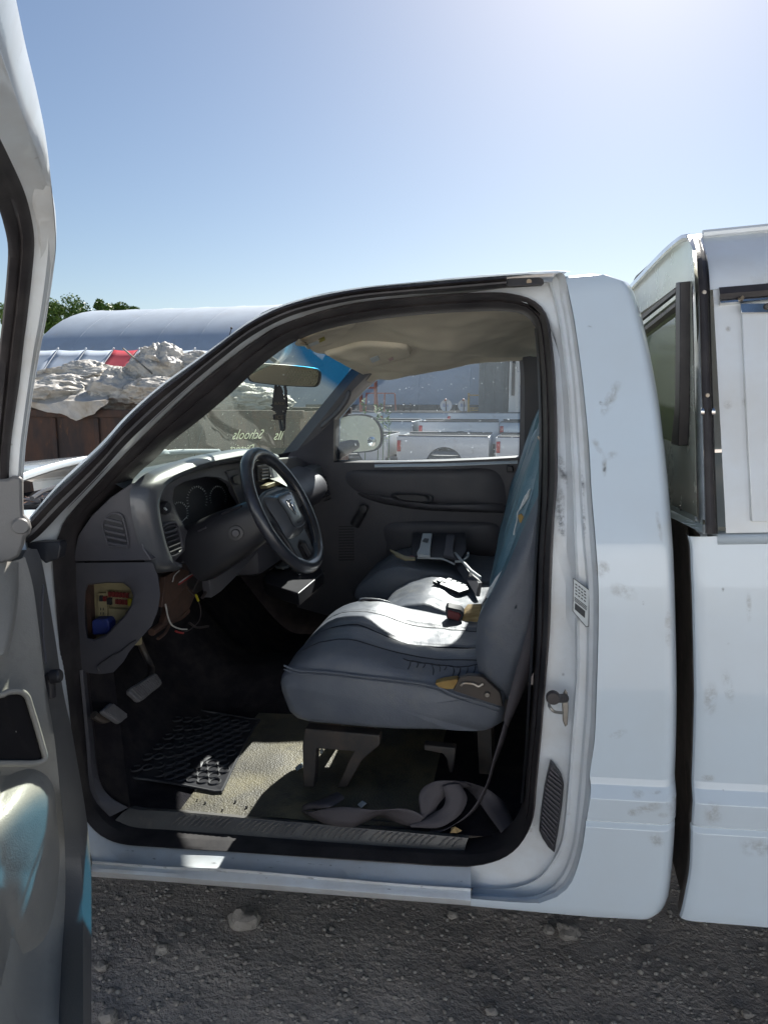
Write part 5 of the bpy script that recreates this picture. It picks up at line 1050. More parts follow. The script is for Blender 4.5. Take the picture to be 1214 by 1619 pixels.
MB().grid([[T(a, b, X=XF-.01), T(a, b+9, X=XF-.014), T(a-2, b+20, X=XF-.05)] for a, b in ((1110, 822), (1090, 812), (1066, 800), (1040, 790))]).build('front_flange', ALUG, camper)
for px, py in ((1076, 803), (1100, 822)): MB().lathe([(.0001, .003), (.006, .003), (.007, 0)], T(px, py, X=XF-.012), (-1, 0, 0), 10).build('bolt', STEEL, camper)
# side wall, roof edge, rails
X1 = 2.55
zt1, zt2, zt3, zt4 = TY(1140, 457, cy)[2], TY(1140, 474, cy)[2], TY(1140, 483, cy)[2], TY(1140, 843, cy)[2]
zx = lambda x: .0
MB().grid([[(x, cy(z), z) for z in np.linspace(zt4, zt1, 14)] for x in np.linspace(XF+.035, X1, 20)]).build('side_wall', ALU, camper)
rg = []
zr = TY(1150, 376, cy)[2]
for x in np.linspace(XF+.02, X1, 20):
    r = [(x, cy(z)-.003, z) for z in np.linspace(zt1, zr, 10)]
    y0 = cy(zr); r += [(x, y0+.02+d, zr+.018+.03*math.sin(min(1, d/.8)*math.pi/2)) for d in (0, .05, .2, .4, .8)]+[(x, 1.9-y0-.02-d, zr+.018+.03*math.sin(min(1, d/.8)*math.pi/2)) for d in (.4, .2, .05, 0)]+[(x, 1.9-cy(z), z) for z in np.linspace(zr, zt4, 8)]
    rg.append(r)
MB().grid(rg).build('roof', ALU, camper)
MB().grid([[(x, cy(zt1)-.006, zt1+.003), (x, cy((zt1+zt2)/2)-.012, (zt1+zt2)/2), (x, cy(zt2)-.006, zt2)] for x in (XF+.045, 1, X1)]).build('rail_strip', RUBBER, camper)
MB().grid([[(x, cy(zt2)-.004, zt2), (x, cy(zt2)-.014, (zt2*2+zt3)/3), (x, cy(zt3)-.012, (zt2+2*zt3)/3), (x, cy(zt3), zt3)] for x in (XF+.045, 1, X1)]).build('rail_trim', CHROME, camper)
MB().tube([(XF+.05, cy(zr)-.004+.012, zr+.014), (1.2, cy(zr)+.008, zr+.014), (X1, cy(zr)+.008, zr+.014)], .010, 8).build('roof_edge', ALU, camper)
MB().prism(TL([(1171, 482), (1230, 481), (1240, 826), (1188, 824)], Y=.04), (0, .012, 0)).build('access_door', ALU, camper, bev=.002) if False else None
ad = TL([(1171, 481), (1260, 480), (1270, 827), (1188, 825)], fn=lambda z: cy(z)-.008)
MB().prism(ad, (0, .012, 0)).build('access_door', ALU, camper, bev=.002)
MB().prism(TL([(1170, 480), (1260, 479), (1260, 494), (1171, 495)], fn=lambda z: cy(z)-.014), (0, .008, 0)).build('door_hinge', CHROME, camper, bev=.001)
MB().lathe([(.0001, .004), (.005, .004), (.007, 0)], TY(1208, 486, cy)+np.array([0, -.015, 0]), (0, -1, 0), 12).build('screw', DARKSTEEL, camper)
MB().tube([TY(1166, 473, cy)+np.array([0, -.012, 0]), TY(1169, 473, cy)+np.array([0, -.018, 0])], .005, 8).build('rivet', STEEL, camper)
for a in [(1150, 640, 16, 16, 0), (1180, 635, 18, 16, 0), (1126, 480, 10, 30, 0), (1150, 520, 10, 10, 0)]: smudge(*a, fn=lambda z: cy(z)-.001, par=camper)
MB().grid([[(XF+.005, y, z) for z in (1.2, 1.7)] for y in (.1, 1.8)]).build('inner_liner', DARKSTEEL, camper) if False else None

# ------------------------------------------------------------------ loose things in and on the truck
def tt(o, *a): o.matrix_world = TRUCK_M; return tag(o, *a)
# floor mat with round cells
FZ = .38
mat_o = [(194, 1226), (193, 1218), (198, 1211), (245, 1165), (288, 1123), (296, 1121), (340, 1127), (404, 1138), (406, 1142), (380, 1190), (352, 1248), (346, 1252), (270, 1238), (200, 1228)]
MPm = mat_o
def fl(q, h=.012):
    p = T(q[0], q[1], Z=FZ)
    for _ in range(8): p = T(q[0], q[1], Z=floor_z(p[0], p[1])+h)
    return p
fm = empty('floor_mat', M=TRUCK_M); tag(fm, 'black rubber floor mat with round cells under the steering wheel', 'floor mat')
Om = cat([(a, b, 0) for a, b in mat_o], 80, True)[:, :2]; cm = Om.mean(0)
MB().grid([[fl(cm+(o-cm)*k, h) for k, h in ((1.0, .005), (.995, .010), (.96, .010), (.9, .009), (.75, .009), (.6, .009), (.45, .009), (.3, .009), (.15, .009), (.02, .009))] for o in Om], cu=True).build('mat_base', PLASTIC2, fm, ang=60)
ce = MB(); P0, PA, PB_ = fl((200, 1222)), fl((346, 1246)), fl((293, 1125))
U_, V_ = PA-P0, PB_-P0; lu, lv = np.linalg.norm(U_), np.linalg.norm(V_); rad = .0185
from math import floor
def inside(pt, poly):
    x, y = pt; r = False
    for i in range(len(poly)):
        (x1, y1), (x2, y2) = poly[i-1], poly[i]
        if (y1 > y) != (y2 > y) and x < (x2-x1)*(y-y1)/(y2-y1)+x1: r = not r
    return r
def projT(p): q = RT.T @ (p-EYE); return (CX+F*q[0]/q[2], CY+F*q[1]/q[2])
ncell = 0
for j in range(-3, 32):
    for i in range(-12, 26):
        c0 = P0+U_/lu*((i+.5*(j % 2))*rad*2.12)+np.array([0, 1, 0])*(j*rad*1.85); c0 = np.array([c0[0], c0[1], floor_z(c0[0], c0[1])+.0105])
        if all(inside(projT(c0+np.array([rad*math.cos(q), rad*math.sin(q), 0])), mat_o) for q in np.linspace(0, 6.28, 6)):
            b = MB(); b.tube([c0+np.array([rad*.94*math.cos(q), rad*.94*math.sin(q), 0]) for q in np.linspace(0, 2*math.pi, 14, endpoint=False)], .0032, 4, closed=True)
            if ncell < 300: b.build('mat_cell', CELL, fm)
            ncell += 1
MB().tube(cat([fl(o, .010) for o in Om[::2]], 80, True), .004, 6, closed=True).build('mat_rim', CELL, fm)
# scraps
STONEB = mat('grit_stone', (.2, .19, .17), .9)
def scrap(px, name, m, label, catg, h=.012, lift=.010, grp=None):
    V = [fl(q, h) for q in px]; n = len(V); c0 = np.mean(V, axis=0)+np.array([0, 0, lift])
    o = MB().add([c0]+V, [(0, 1+i, 1+(i+1) % n) for i in range(n)]).build(name, m, None, solid=.002, smooth=False); return tt(o, label, catg)
scrap([(302, 1198), (316, 1196), (330, 1190), (336, 1196), (322, 1205), (318, 1213), (306, 1216), (301, 1209)], 'plastic_scrap', PLASTIC2, 'crumpled dark plastic scrap lying on the floor mat', 'scrap', .014, .006)
scrap([(565, 1272), (574, 1266), (580, 1270), (571, 1277)], 'paper_scrap', STICK, 'tiny white paper scrap beside the loose seat belt', 'scrap', .02)
scrap([(466, 1214), (478, 1206), (480, 1212), (469, 1219)], 'plastic_strip', mat('pale_blue_plastic', (.28, .36, .42), .4), 'pale blue plastic strip in front of the seat pedestal', 'plastic strip', .012)
scrap([(505, 1186), (512, 1185), (510, 1191), (506, 1192)], 'paper_scrap', STICK, 'small white scrap inside the seat pedestal window', 'scrap', .06)
scrap([(713, 1309), (720, 1308), (730, 1313), (722, 1317), (712, 1316)], 'bark_chip', WOOD, 'brown chip of bark under the seat belt at the sill', 'bark chip', .02)
gr = MB()
for i, (x, y) in enumerate(((303, 1258), (312, 1265), (325, 1270), (340, 1274), (310, 1250), (372, 1268), (331, 1251), (352, 1281), (390, 1277), (398, 1276))):
    gr.ball(fl((x, y), .006)+np.array([0, 0, .002]), .0018+.001*(i % 3), 6, 4, jig=.3)
gro = gr.build('grit', STONEB, ang=20); gro['kind'] = 'stuff'; gro.matrix_world = TRUCK_M; tag(gro, 'sprinkle of grit on the sunlit cab floor by the sill', 'grit', kind='stuff')
# trim panel on the passenger seat: black finned plastic piece
bpy.context.view_layer.update()
tp = empty('trim_panel', M=TRUCK_M); tag(tp, 'broken black trim panel with pale ribs lying on the passenger seat', 'trim panel')
ZP = .872
def pz(q, z=ZP): return T(q[0], q[1], Z=.838+(z-ZP)+.062*(888-q[1])/46)
MB().prism([pz(q) for q in ((652, 879), (650, 862), (652, 842), (736, 842), (737, 870), (726, 886), (700, 884))], (0, 0, -.010)).build('panel', PLASTIC2, tp, bev=.002)
MB().prism([pz(q, ZP+.012) for q in ((659, 873), (663, 866), (668, 843), (683, 843), (680, 866), (680, 878), (660, 876))], (0, 0, -.012)).build('rib', STICK, tp, bev=.002)
MB().prism([pz(q, ZP+.010) for q in ((700, 877), (703, 866), (705, 846), (719, 846), (716, 868), (718, 881))], (0, 0, -.012)).build('rib', PLASTIC, tp, bev=.002)
MB().prism([pz(q, ZP+.006) for q in ((616, 868), (624, 871), (642, 879), (657, 881), (656, 884), (640, 884), (626, 878))], (0, 0, -.008)).build('pale_strip', CREAM, tp, bev=.002)
MB().tube(cat([pz((719, 888)), pz((730, 887)), pz((739, 880)), pz((740, 874))], 14), .005, 6).build('curved_lip', STICK, tp)
MB().tube(cat([pz((660, 882)), pz((684, 883)), pz((700, 884)), pz((718, 892))], 14), .004, 6).build('front_lip', STICK, tp)
MB().prism([pz(q, ZP+.013) for q in ((667, 856), (671, 851), (678, 852), (676, 858))], (0, 0, .001)).build('sticker', DASHTOP, tp)
MB().prism([pz(q, ZP+.004) for q in ((642, 882), (650, 880), (656, 881), (655, 884), (645, 885))], (0, 0, .003)).build('red_mark', RED, tp)
# keypad-like panel and bracket on the middle seat
def mid(q, h=.0): return on_top2(q, h)
def on_top2(q, h):
    d = Vector(ray(*q)).normalized(); best = None
    for s_ in (cu1, cu2, cu3):
        ok, loc, nn, i = s_.ray_cast(Vector(EYE), d)
        if ok and (best is None or (loc-Vector(EYE)).length < best[0]): best = ((loc-Vector(EYE)).length, np.array(loc))
    return (best[1] if best else T(q[0], q[1], Z=.84))+np.array([0, 0, h])
kp = empty('keypad_panel', M=TRUCK_M); tag(kp, 'flat black keypad-like switch panel lying on the middle seat', 'switch panel')
kq = [(684, 925), (696, 919), (740, 934), (741, 938), (726, 943)]
MB().prism([on_top2(q, .016) for q in kq], (0, 0, -.012)).build('base', PLASTIC2, kp, bev=.001)
for i in range(4):
    for j in range(2):
        a = np.array([700+i*7.5+j*6, 926+i*3.1-j*3.2]); b = [a, a+np.array([5.5, 2]), a+np.array([9, .1]), a+np.array([3.6, -1.8])]
        MB().prism([on_top2(q, .0185) for q in b], (0, 0, -.003)).build('key', STICK, kp)
MB().prism([on_top2(q, .0185) for q in ((690, 924), (697, 921), (702, 923), (696, 927))], (0, 0, -.003)).build('key', STICK, kp)
bk = empty('hinged_bracket', M=TRUCK_M); tag(bk, 'black hinged plastic bracket propped beside the backrest on the middle seat', 'bracket')
MB().prism([on_top2((718, 905), .03), on_top2((724, 897), .055), on_top2((742, 924), .05), on_top2((738, 932), .02)], (.012, .02, -.006)).build('arm', PLASTIC2, bk, bev=.002)
MB().prism([on_top2((738, 930), .03), on_top2((742, 922), .055), on_top2((757, 944), .055), on_top2((753, 952), .02)], (.012, .02, -.006)).build('arm', PLASTIC, bk, bev=.002)
MB().tube([on_top2((720, 897), .060), on_top2((745, 926), .060), on_top2((760, 938), .06)], .006, 6).build('edge_strip', STICK, bk)
bu = empty('belt_buckle'); bu.parent = truck
b0 = on_top2((703, 978), .0); 
def bq(px, py, h): return T(px, py, Y=b0[1]-.01)+np.array([0, 0, h])
MB().prism([bq(*q, 0) for q in ((703, 966), (706, 961), (728, 966), (734, 972), (728, 986), (706, 980))], (0, .03, .012)).build('buckle_body', PLASTIC2, bu, bev=.005)
MB().prism([bq(*q, 0)+np.array([0, -.004, 0]) for q in ((707, 968), (709, 964), (726, 969), (729, 973), (725, 982), (708, 977))], (0, .008, 0)).build('release_button', RED, bu, bev=.003)
MB().prism([bq(*q, 0) for q in ((701, 980), (726, 985), (724, 996), (700, 995))], (0, .025, .0)).build('buckle_stalk', PLASTIC2, bu, bev=.003)
wb2 = empty('x'); bpy.data.objects.remove(wb2)
w0 = [on_top2(q, .002) for q in ((728, 978), (762, 984), (764, 994), (728, 986))]
o = MB().prism([T(726, 981, Y=b0[1]+.0), T(738, 966, Y=b0[1]+.02), T(760, 965, Y=b0[1]+.02), T(760, 990, Y=b0[1]-.01), T(745, 990, Y=b0[1]-.02)], (0, .04, .012)).build('wood_block', WOOD, None, bev=.003)
tt(o, 'pale split wood block wedged between buckle and driver backrest', 'wood block')
# air freshener and beads hanging from the mirror
def fz(px, py, d=.0): return T(px, py, Y=.93+d)
tree_o = [(442, 611), (446, 618), (450, 626), (447, 628), (452, 636), (449, 638), (455, 646), (452, 652), (446, 650), (446, 653), (451, 655), (452, 664), (433, 665), (432, 655), (437, 653), (438, 649), (430, 651), (428, 647), (433, 640), (430, 636), (435, 630), (433, 626), (438, 618)]
tree_o = [(441.5, 609), (445, 612), (448, 620), (446.5, 622), (450, 627), (448.5, 630), (454, 636), (451.5, 638), (456, 641), (455, 644), (452, 645), (455.5, 648), (450, 650), (446.5, 649), (447.5, 654), (452, 655.5), (451.5, 664.5), (432, 663.5), (431.5, 655.5), (437.5, 654.5), (438, 649.5), (433, 650), (428, 647), (432, 644), (427.5, 641), (432, 637.5), (430, 636), (434.5, 629), (432.5, 627), (436, 621), (434.5, 619.5), (438, 612)]
af = MB().prism([fz(*q) for q in tree_o], (0, .003, 0)).build('air_freshener', mat('black_card', (.012, .010, .012), .7), None, smooth=False)
tt(af, 'black tree-shaped card air freshener hanging from the inside mirror', 'air freshener')
YG = mat('gold_print', (.09, .065, .04), .6)
text('printed_word', 'BLACK', .013, YG, af, frame(fz(442, 638, -.002), T(450, 638.2, Y=.928)-T(430, 637.6, Y=.928), (0, 0, 1)))
text('printed_word', 'ICE', .020, YG, af, frame(fz(442, 660, -.002), T(450, 660.2, Y=.928)-T(430, 659.6, Y=.928), (0, 0, 1)))
bead = empty('bead_necklace', M=TRUCK_M); tag(bead, 'loop of small dark beads hanging from the inside mirror behind the air freshener', 'bead necklace')
bp = [(436, 611), (435, 618), (434, 626), (433, 634), (434, 644), (440, 655), (443, 666), (444, 672), (445, 678), (447, 680), (449, 678), (449.5, 672), (449.5, 666), (450, 655), (452, 645), (453, 634), (452, 626), (452, 618), (450.5, 612)]
bpl = cat([fz(a, b, .012) for a, b in bp], 46)
bm0 = MB().ball((0, 0, 0), .0062, 10, 6).build('bead', PLASTIC2, bead); bm0.location = bpl[0]
for p in bpl[1:]:
    c_ = bm0.copy(); COL.objects.link(c_); c_.parent = bead; c_.location = p
MB().tube(bpl, .0014, 4).build('bead_string', WIREK, bead)
MB().tube(cat([fz(447, 680, .012), fz(449, 690, .012), fz(449, 704, .012)], 8), .0012, 4).build('bead_string', WIREK, bead)
# ------------------------------------------------------------------ ground and yard
GRAVEL = mat('dark_gravel_ground', (.36, .315, .28), .92, col2=(.46, .41, .365), nscale=1.3, bump=1.0, bscale=60, bdist=.012, spec=.15, dirt=(.40, .375, .34), dscale=150, dlo=.58, dhi=.66, bump2=.8, b2scale=9)
STONE = mat('grey_stone', (.28, .26, .235), .85, col2=(.20, .185, .17), nscale=9, bump=.5, bscale=40, bdist=.01)
STONE2 = mat('pale_stone', (.32, .305, .28), .8, col2=(.20, .19, .175), nscale=30)
gx = np.r_[-700, -200, -60, -20, -8, np.linspace(-3.2, 3.2, 90), 8, 20, 60, 200, 700]; gy = np.r_[-700, -200, -60, -20, -8, np.linspace(-3, 3, 86), 8, 20, 60, 200, 900]
MB().grid([[(x, y, (.014*nz(x, y, 0, 2.2)+.007*nz(x, y, 1, 7) if abs(x) < 3.3 and abs(y) < 3.1 else 0)) for y in gy] for x in gx]).build('ground', GRAVEL, None)
bpy.data.objects['ground']['kind'] = 'structure'
def pebbles(n, rmin, rmax, xr, yr, seed):
    r_ = np.random.default_rng(seed); b = MB()
    ico = [(0, 0, 1), (.9, 0, .3), (.28, .86, .3), (-.73, .53, .3), (-.73, -.53, .3), (.28, -.86, .3), (.6, .5, -.4), (-.3, .7, -.4), (-.75, 0, -.4), (-.3, -.7, -.4), (.6, -.5, -.4)]
    fc = [(0, 1, 2), (0, 2, 3), (0, 3, 4), (0, 4, 5), (0, 5, 1), (1, 6, 2), (2, 7, 3), (3, 8, 4), (4, 9, 5), (5, 10, 1), (2, 6, 7), (3, 7, 8), (4, 8, 9), (5, 9, 10), (1, 10, 6)]
    ico = np.array(ico)
    for _ in range(n):
        rad_ = rmin+(rmax-rmin)*r_.random()**4; x, y = r_.uniform(*xr), r_.uniform(*yr); z = .014*nz(x, y, 0, 2.2)+.007*nz(x, y, 1, 7)
        V = ico*(rad_*r_.uniform(.75, 1.25, (11, 1)))*np.array([r_.uniform(.8, 1.3), r_.uniform(.8, 1.3), r_.uniform(.5, .8)])
        a = r_.uniform(0, 6.28); ca, sa = math.cos(a), math.sin(a); V = V @ np.array([[ca, sa, 0], [-sa, ca, 0], [0, 0, 1]])
        b.add(V+np.array([x, y, z+rad_*.2]), fc)
    return b
def fastbuild(b, name, m):
    me = bpy.data.meshes.new(name); me.from_pydata(b.v, [], b.f); me.materials.append(m); me.polygons.foreach_set('use_smooth', [True]*len(me.polygons))
    o = bpy.data.objects.new(name, me); COL.objects.link(o); return o
tag(fastbuild(pebbles(15000, .002, .010, (-2.2, 1.4), (-.6, 2.2), 3), 'gravel', STONE), 'fine grey gravel strewn over the ground under and beside the truck', 'gravel', kind='stuff')
tag(fastbuild(pebbles(12000, .0015, .008, (-2.2, 1.4), (-.5, 1.4), 5), 'gravel', STONE2), 'tiny pale grit scattered between the darker gravel', 'gravel', kind='stuff')
def rock(px, py, r, sc, seed, label, grp=None):
    random.seed(seed); c0 = W(px, py, Z=0); G = []
    b = MB()
    for i in range(13):
        t_ = math.pi*i/12; row = []
        for q in np.linspace(0, 2*math.pi, 16, endpoint=False):
            d = np.array([math.sin(t_)*math.cos(q), math.sin(t_)*math.sin(q), math.cos(t_)]); k = 1+.35*nz(*(d*1.4+seed))+.15*nz(*(d*4+seed))
            row.append(c0+r*k*d*np.array(sc)+np.array([0, 0, r*sc[2]*.45]))
        G.append(row)
    o = b.grid(G, cv=True).build('rock', STONE, None, ang=25); return tag(o, label, 'rock', grp)
rock(388, 1460, .042, (1.1, 1, .85), 3, 'biggest pale grey rock on the gravel below the front of the sill')
rock(899, 1480, .030, (1.2, 1, .8), 11, 'tan rock on the gravel below the rear corner of the cab')
rock(868, 1472, .017, (1.1, 1, .7), 17, 'grey rock just left of the tan rock below the cab corner')
for i, (x, y, r, lb) in enumerate(((162, 1530, .017, 'pale loose stone nearest the bottom edge of the open door'), (172, 1610, .022, 'half buried stone at the bottom left beside the door edge'), (257, 1504, .019, 'pair-sized pale stone left of the biggest rock, farther from the sill'), (320, 1502, .013, 'small stone on the gravel below and left of the biggest rock'),
        (715, 1449, .016, 'small stone just under the sill seam'), (746, 1541, .012, 'lone pale stone on open gravel below the sill seam'), (777, 1600, .015, 'stone near the bottom edge below the cab corner'), (1022, 1500, .014, 'stone on the gravel under the gap between cab and bed'), (1180, 1605, .013, 'stone at the bottom right below the pickup bed'))):
    rock(x, y, r, (1.1, 1, .7), 20+i, lb, 'loose stones beside the truck')
# rusty open-top container
RUST = mat('rusty_steel', (.10, .052, .035), .75, metal=.15, col2=(.045, .034, .032), nscale=3, lo=.35, hi=.6, dirt=(.24, .11, .045), dscale=9, dlo=.60, dhi=.74, bump=.5, bscale=30, bdist=.006, stretch=(1.6, 1.6, .5))
cont = empty('rusty_container', (-3, 8, 0)); tag(cont, 'rusty brown open-top steel container heaped with dirty white tarps', 'container')
Yc = 7.0; pL, pR = W(-260, 648, Y=Yc), W(474, 648, Y=Yc); zt = pL[2]
def rel(b, o, name, m, **k):
    b.v = [(v[0]-o.location[0], v[1]-o.location[1], v[2]-o.location[2]) for v in b.v]; return b.build(name, m, o, **k)
rel(MB().box(((pL[0]+pR[0])/2, Yc+.03, zt/2+.05), (pR[0]-pL[0], .05, zt-.1)), cont, 'side_wall', RUST)
rel(MB().box(((pL[0]+pR[0])/2, Yc+2.35, zt/2+.05), (pR[0]-pL[0], .05, zt-.1)), cont, 'side_wall', RUST)
for x in (pL[0]+.03, pR[0]-.03): rel(MB().box((x, Yc+1.19, zt/2+.05), (.05, 2.27, zt-.1)), cont, 'end_wall', RUST)
rel(MB().box(((pL[0]+pR[0])/2, Yc+1.19, .12), (pR[0]-pL[0]-.02, 2.26, .06)), cont, 'floor_plate', RUST)
rel(MB().box(((pL[0]+pR[0])/2, Yc, zt-.03), (pR[0]-pL[0]+.1, .11, .10), bev=.012), cont, 'top_rail', RUST)
rel(MB().box(((pL[0]+pR[0])/2, Yc+2.38, zt-.03), (pR[0]-pL[0]+.1, .11, .10), bev=.012), cont, 'top_rail', RUST)
nr = 11
for k in range(nr):
    x = pL[0]+(pR[0]-pL[0])*(k+.5)/nr+.05
    rel(MB().box((x, Yc-.01, zt/2-.03), (.07, .04, zt-.12), bev=.01), cont, 'rib', RUST)
# tarps
TARP = mat('dirty_white_tarp', (.50, .485, .45), .55, col2=(.40, .36, .29), nscale=2.2, lo=.45, hi=.7, dirt=(.25, .18, .10), dscale=3.2, dlo=.54, dhi=.72, bump=.6, bscale=14, bdist=.03)
def crease(p, s): return 1-abs(nz(p[0], p[1], p[2], s))*2
RS = [np.array(Matrix.Rotation(a_, 3, ax_)) for a_, ax_ in ((.5, 'Y'), (-.7, 'Y'), (1.2, 'X'), (.3, 'Z'))]
def heap(px, py, Y, rx, ry, rz, seed, label, droop=0):
    c0 = W(px, py, Y=Y); G = []; nu_, nv_ = 150, 90
    for i in range(nv_+1):
        t_ = math.pi*i/nv_; row = []
        for q in np.linspace(0, 2*math.pi, nu_, endpoint=False):
            d = np.array([math.sin(t_)*math.cos(q), math.sin(t_)*math.sin(q), math.cos(t_)]); e = d*1.3+seed*3.7
            e2 = e@RS[seed % 4]; k = 1+.26*nz(*e)+.15*crease(e+.5*np.array([nz(*(e*1.3)), nz(*(e*1.3+9)), 0]), 1.5)+.09*crease(e2*np.array([.35, 2.2, 1.2])+.35*np.array([nz(*(e*2)), nz(*(e*2+5)), 0]), 2.3)+.05*crease(e2*np.array([1.7, .4, 1])+.3*nz(*(e*2.5)), 4.5)+.03*crease(e2*np.array([.6, 1.6, 1.0])+.25*nz(*(e*4)), 7.5)+.006*nz(*(e*16))
            p = c0+k*d*np.array([rx, ry, rz]); row.append(p)
        G.append(row)
    return tag(MB().grid(G, cv=True).build('tarp', TARP, None, ang=75), label, 'tarp', 'white tarps heaped in the container')
heap(118, 622, 7.9, .62, .75, .24, 1, 'dirty white tarp spread low over the left of the rusty container')
heap(140, 600, 8.4, .60, .55, .22, 2, 'white tarp fold rising behind the low left tarp')
heap(200, 622, 7.75, .36, .5, .30, 3, 'rounded grey-white tarp bundle at the middle of the heap')
heap(252, 590, 8.1, .34, .42, .37, 4, 'tallest tightly wrapped tarp bundle with the pole across it')
heap(262, 626, 7.7, .50, .5, .20, 5, 'flattened tan-stained tarp below the tallest bundle')
heap(312, 590, 8.5, .42, .4, .24, 6, 'crumpled tarp sliding down right of the tallest bundle')
heap(345, 628, 7.8, .55, .5, .22, 8, 'low tarp lying behind the truck door pillar')
heap(405, 636, 7.9, .40, .5, .17, 7, 'white tarp end seen through the windshield beside the mirror')
heap(30, 640, 7.9, .55, .6, .22, 12, 'low tarp at the far left end of the container')
# draped sheet over the near rail
dr_ = []
for a in np.linspace(0, 1, 70):
    px = 40+a*136; low_ = np.interp(a, [0, .15, .35, .52, .62, .72, .84, .93, 1], [640, 648, 652, 660, 667, 662, 655, 646, 640]); row = []
    for b in np.linspace(0, 1, 24):
        if b < .5: p = W(px, 612+24*b*2, Y=7.7-.75*b*2)
        else: p = W(px, 636+(low_-636)*(b-.5)*2, Y=6.92)
        row.append(p+np.array([0, -.05*crease(p, 2.6)-.03*crease(p, 7)-.02, .03*crease(p+3, 3)]))
    dr_.append(row)
tag(MB().grid(dr_).build('tarp', TARP, None, ang=60, solid=.006), 'tan-stained tarp edge hanging over the near rail of the container', 'tarp', 'white tarps heaped in the container')
tag(MB().tube([W(195, 551, Y=7.75), W(241, 591, Y=7.55)], .012, 8).build('pole', STEEL), 'thin grey pole leaning across the tallest tarp bundle', 'pole')
# hoop building
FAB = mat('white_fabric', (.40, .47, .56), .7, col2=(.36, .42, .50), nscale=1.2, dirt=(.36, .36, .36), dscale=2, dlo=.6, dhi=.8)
FABW = mat('bounce_fabric', (.66, .69, .73), .7)  # brighter cloth for the building added to bounce sunlight
hoop = empty('hoop_building', (-3, 30.5, 0)); tag(hoop, 'long pale fabric hoop building stretching behind the yard', 'hoop building')
hl, hr = W(58, 560, Y=24.5)[0], W(900, 560, Y=29)[0]; hh = 1.6+(625-474)/F*29.5; np_ = 12
for k in range(np_):
    x0, x1 = hl+(hr-hl)*k/np_, hl+(hr-hl)*(k+1)/np_; g_ = []
    for u in np.linspace(0, 1, 9):
        x = x0+(x1-x0)*u+ .012; sag_ = .018*math.sin(math.pi*u)
        g_.append([(x, 30.5-7.5*math.cos(q)*(1)+sag_*math.cos(q)-.05*(x-hl)*0, (hh-.0)*math.sin(q)**.85-sag_*math.sin(q)+(x-hl)*.006) for q in np.linspace(0.0, math.pi, 40)])
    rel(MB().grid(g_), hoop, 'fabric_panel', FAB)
    rel(MB().tube([(x0, 30.5-7.5*math.cos(q), hh*math.sin(q)**.85+(x0-hl)*.006) for q in np.linspace(0, math.pi, 30)], .012, 5), hoop, 'arch_rib', FAB)
rel(MB().grid([[(hl+.1, 30.5-7.4*math.cos(q), 0), (hl+.1, 30.5-7.4*math.cos(q), hh*.98*math.sin(q)**.85)] for q in np.linspace(0.02, math.pi-.02, 30)]), hoop, 'end_wall', FAB)
# low fabric lean-to with one red panel
lean = empty('fabric_lean_to', (-6, 15, 0)); tag(lean, 'low white fabric lean-to roof with one red panel behind the tarp heap', 'lean-to')
REDF = mat('red_fabric', (.42, .03, .05), .6)
edges_ = [-120, -40, 30, 78, 122, 166, 206, 250, 294, 338, 390]
for a, b in zip(edges_, edges_[1:]):
    c_ = (b-a)*.0; sl_ = -36; m_ = REDF if a == 166 else FAB; g_ = []
    for u in np.linspace(0.01, .99, 6):
        px = a+(b-a)*u
        g_.append([W(px+14+v*sl_, 553+v*52, Y=17.5-v*1.6)+np.array([0, 0, -.03*math.sin(math.pi*u)-.02*math.sin(v*9)]) for v in np.linspace(0, 1, 8)])
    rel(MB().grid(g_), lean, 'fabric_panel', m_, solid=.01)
for a in edges_: 
    p0, p1 = W(a+14, 552.5, Y=17.5), W(a+14-36, 605, Y=15.9); rel(MB().tube([p0, p1], .012, 6).ball(p0+np.array([0, 0, .02]), .035), lean, 'rafter', ALU); rel(MB().tube([p1, (p1[0], p1[1], 0)], .04, 6), lean, 'post', ALU)
# trees
def treemk(px, py_top, Y, w_, h_, seed, label):
    r_ = np.random.default_rng(seed); base = W(px, 620, Y=Y); base[2] = 0; top = W(px, py_top, Y=Y)[2]; t_ = empty('tree', tuple(base)); tag(t_, label, 'tree', 'trees beyond the hoop building')
    MB().tube([(0, 0, 0), (.05, .03, top*.4), (.1, .0, top*.75)], [.22, .16, .05], 8).build('trunk', BARK, t_)
    b = MB(); bl_ = [(r_.normal(0, .36)*w_, r_.normal(0, .3)*w_, top-h_*(.12+.75*r_.random()), .22*w_*r_.uniform(.7, 1.3)) for _ in range(26)]
    for (x, y, z, rr) in bl_:
        b2 = MB().tube([(0.05, 0, top*.4), (x*.6, y*.6, z-.3), (x, y, z)], [.06, .035, .015], 5); b.add(b2.v, b2.f)
    V, Fc = [], []
    for _ in range(4200):
        x, y, z, rr = bl_[r_.integers(26)]; d = r_.normal(size=3); d /= np.linalg.norm(d); p = np.array([x, y, min(z, top-rr*.6)])+d*rr*r_.random()**.4*np.array([1, 1, .8])
        a_ = r_.normal(size=3); a_ /= np.linalg.norm(a_); c_ = np.cross(a_, r_.normal(size=3)); c_ /= np.linalg.norm(c_); s_ = r_.uniform(.06, .13); o_ = len(V)
        V += [p-a_*s_, p+c_*s_*.5, p+a_*s_, p-c_*s_*.5]; Fc.append((o_, o_+1, o_+2, o_+3))
    me = bpy.data.meshes.new('crown'); me.from_pydata([tuple(v) for v in V]+[tuple(v) for v in b.v], [], Fc+[tuple(i+len(V) for i in f) for f in b.f]); me.materials.append(LEAF)
    o = bpy.data.objects.new('crown', me); COL.objects.link(o); o.parent = t_
treemk(84, 470, 42, 2.2, 3.0, 1, 'dark green tree showing left of the hoop roof beside the door frame')
treemk(132, 467, 43, 2.6, 3.0, 2, 'bright green tree peeking over the left end of the hoop roof')
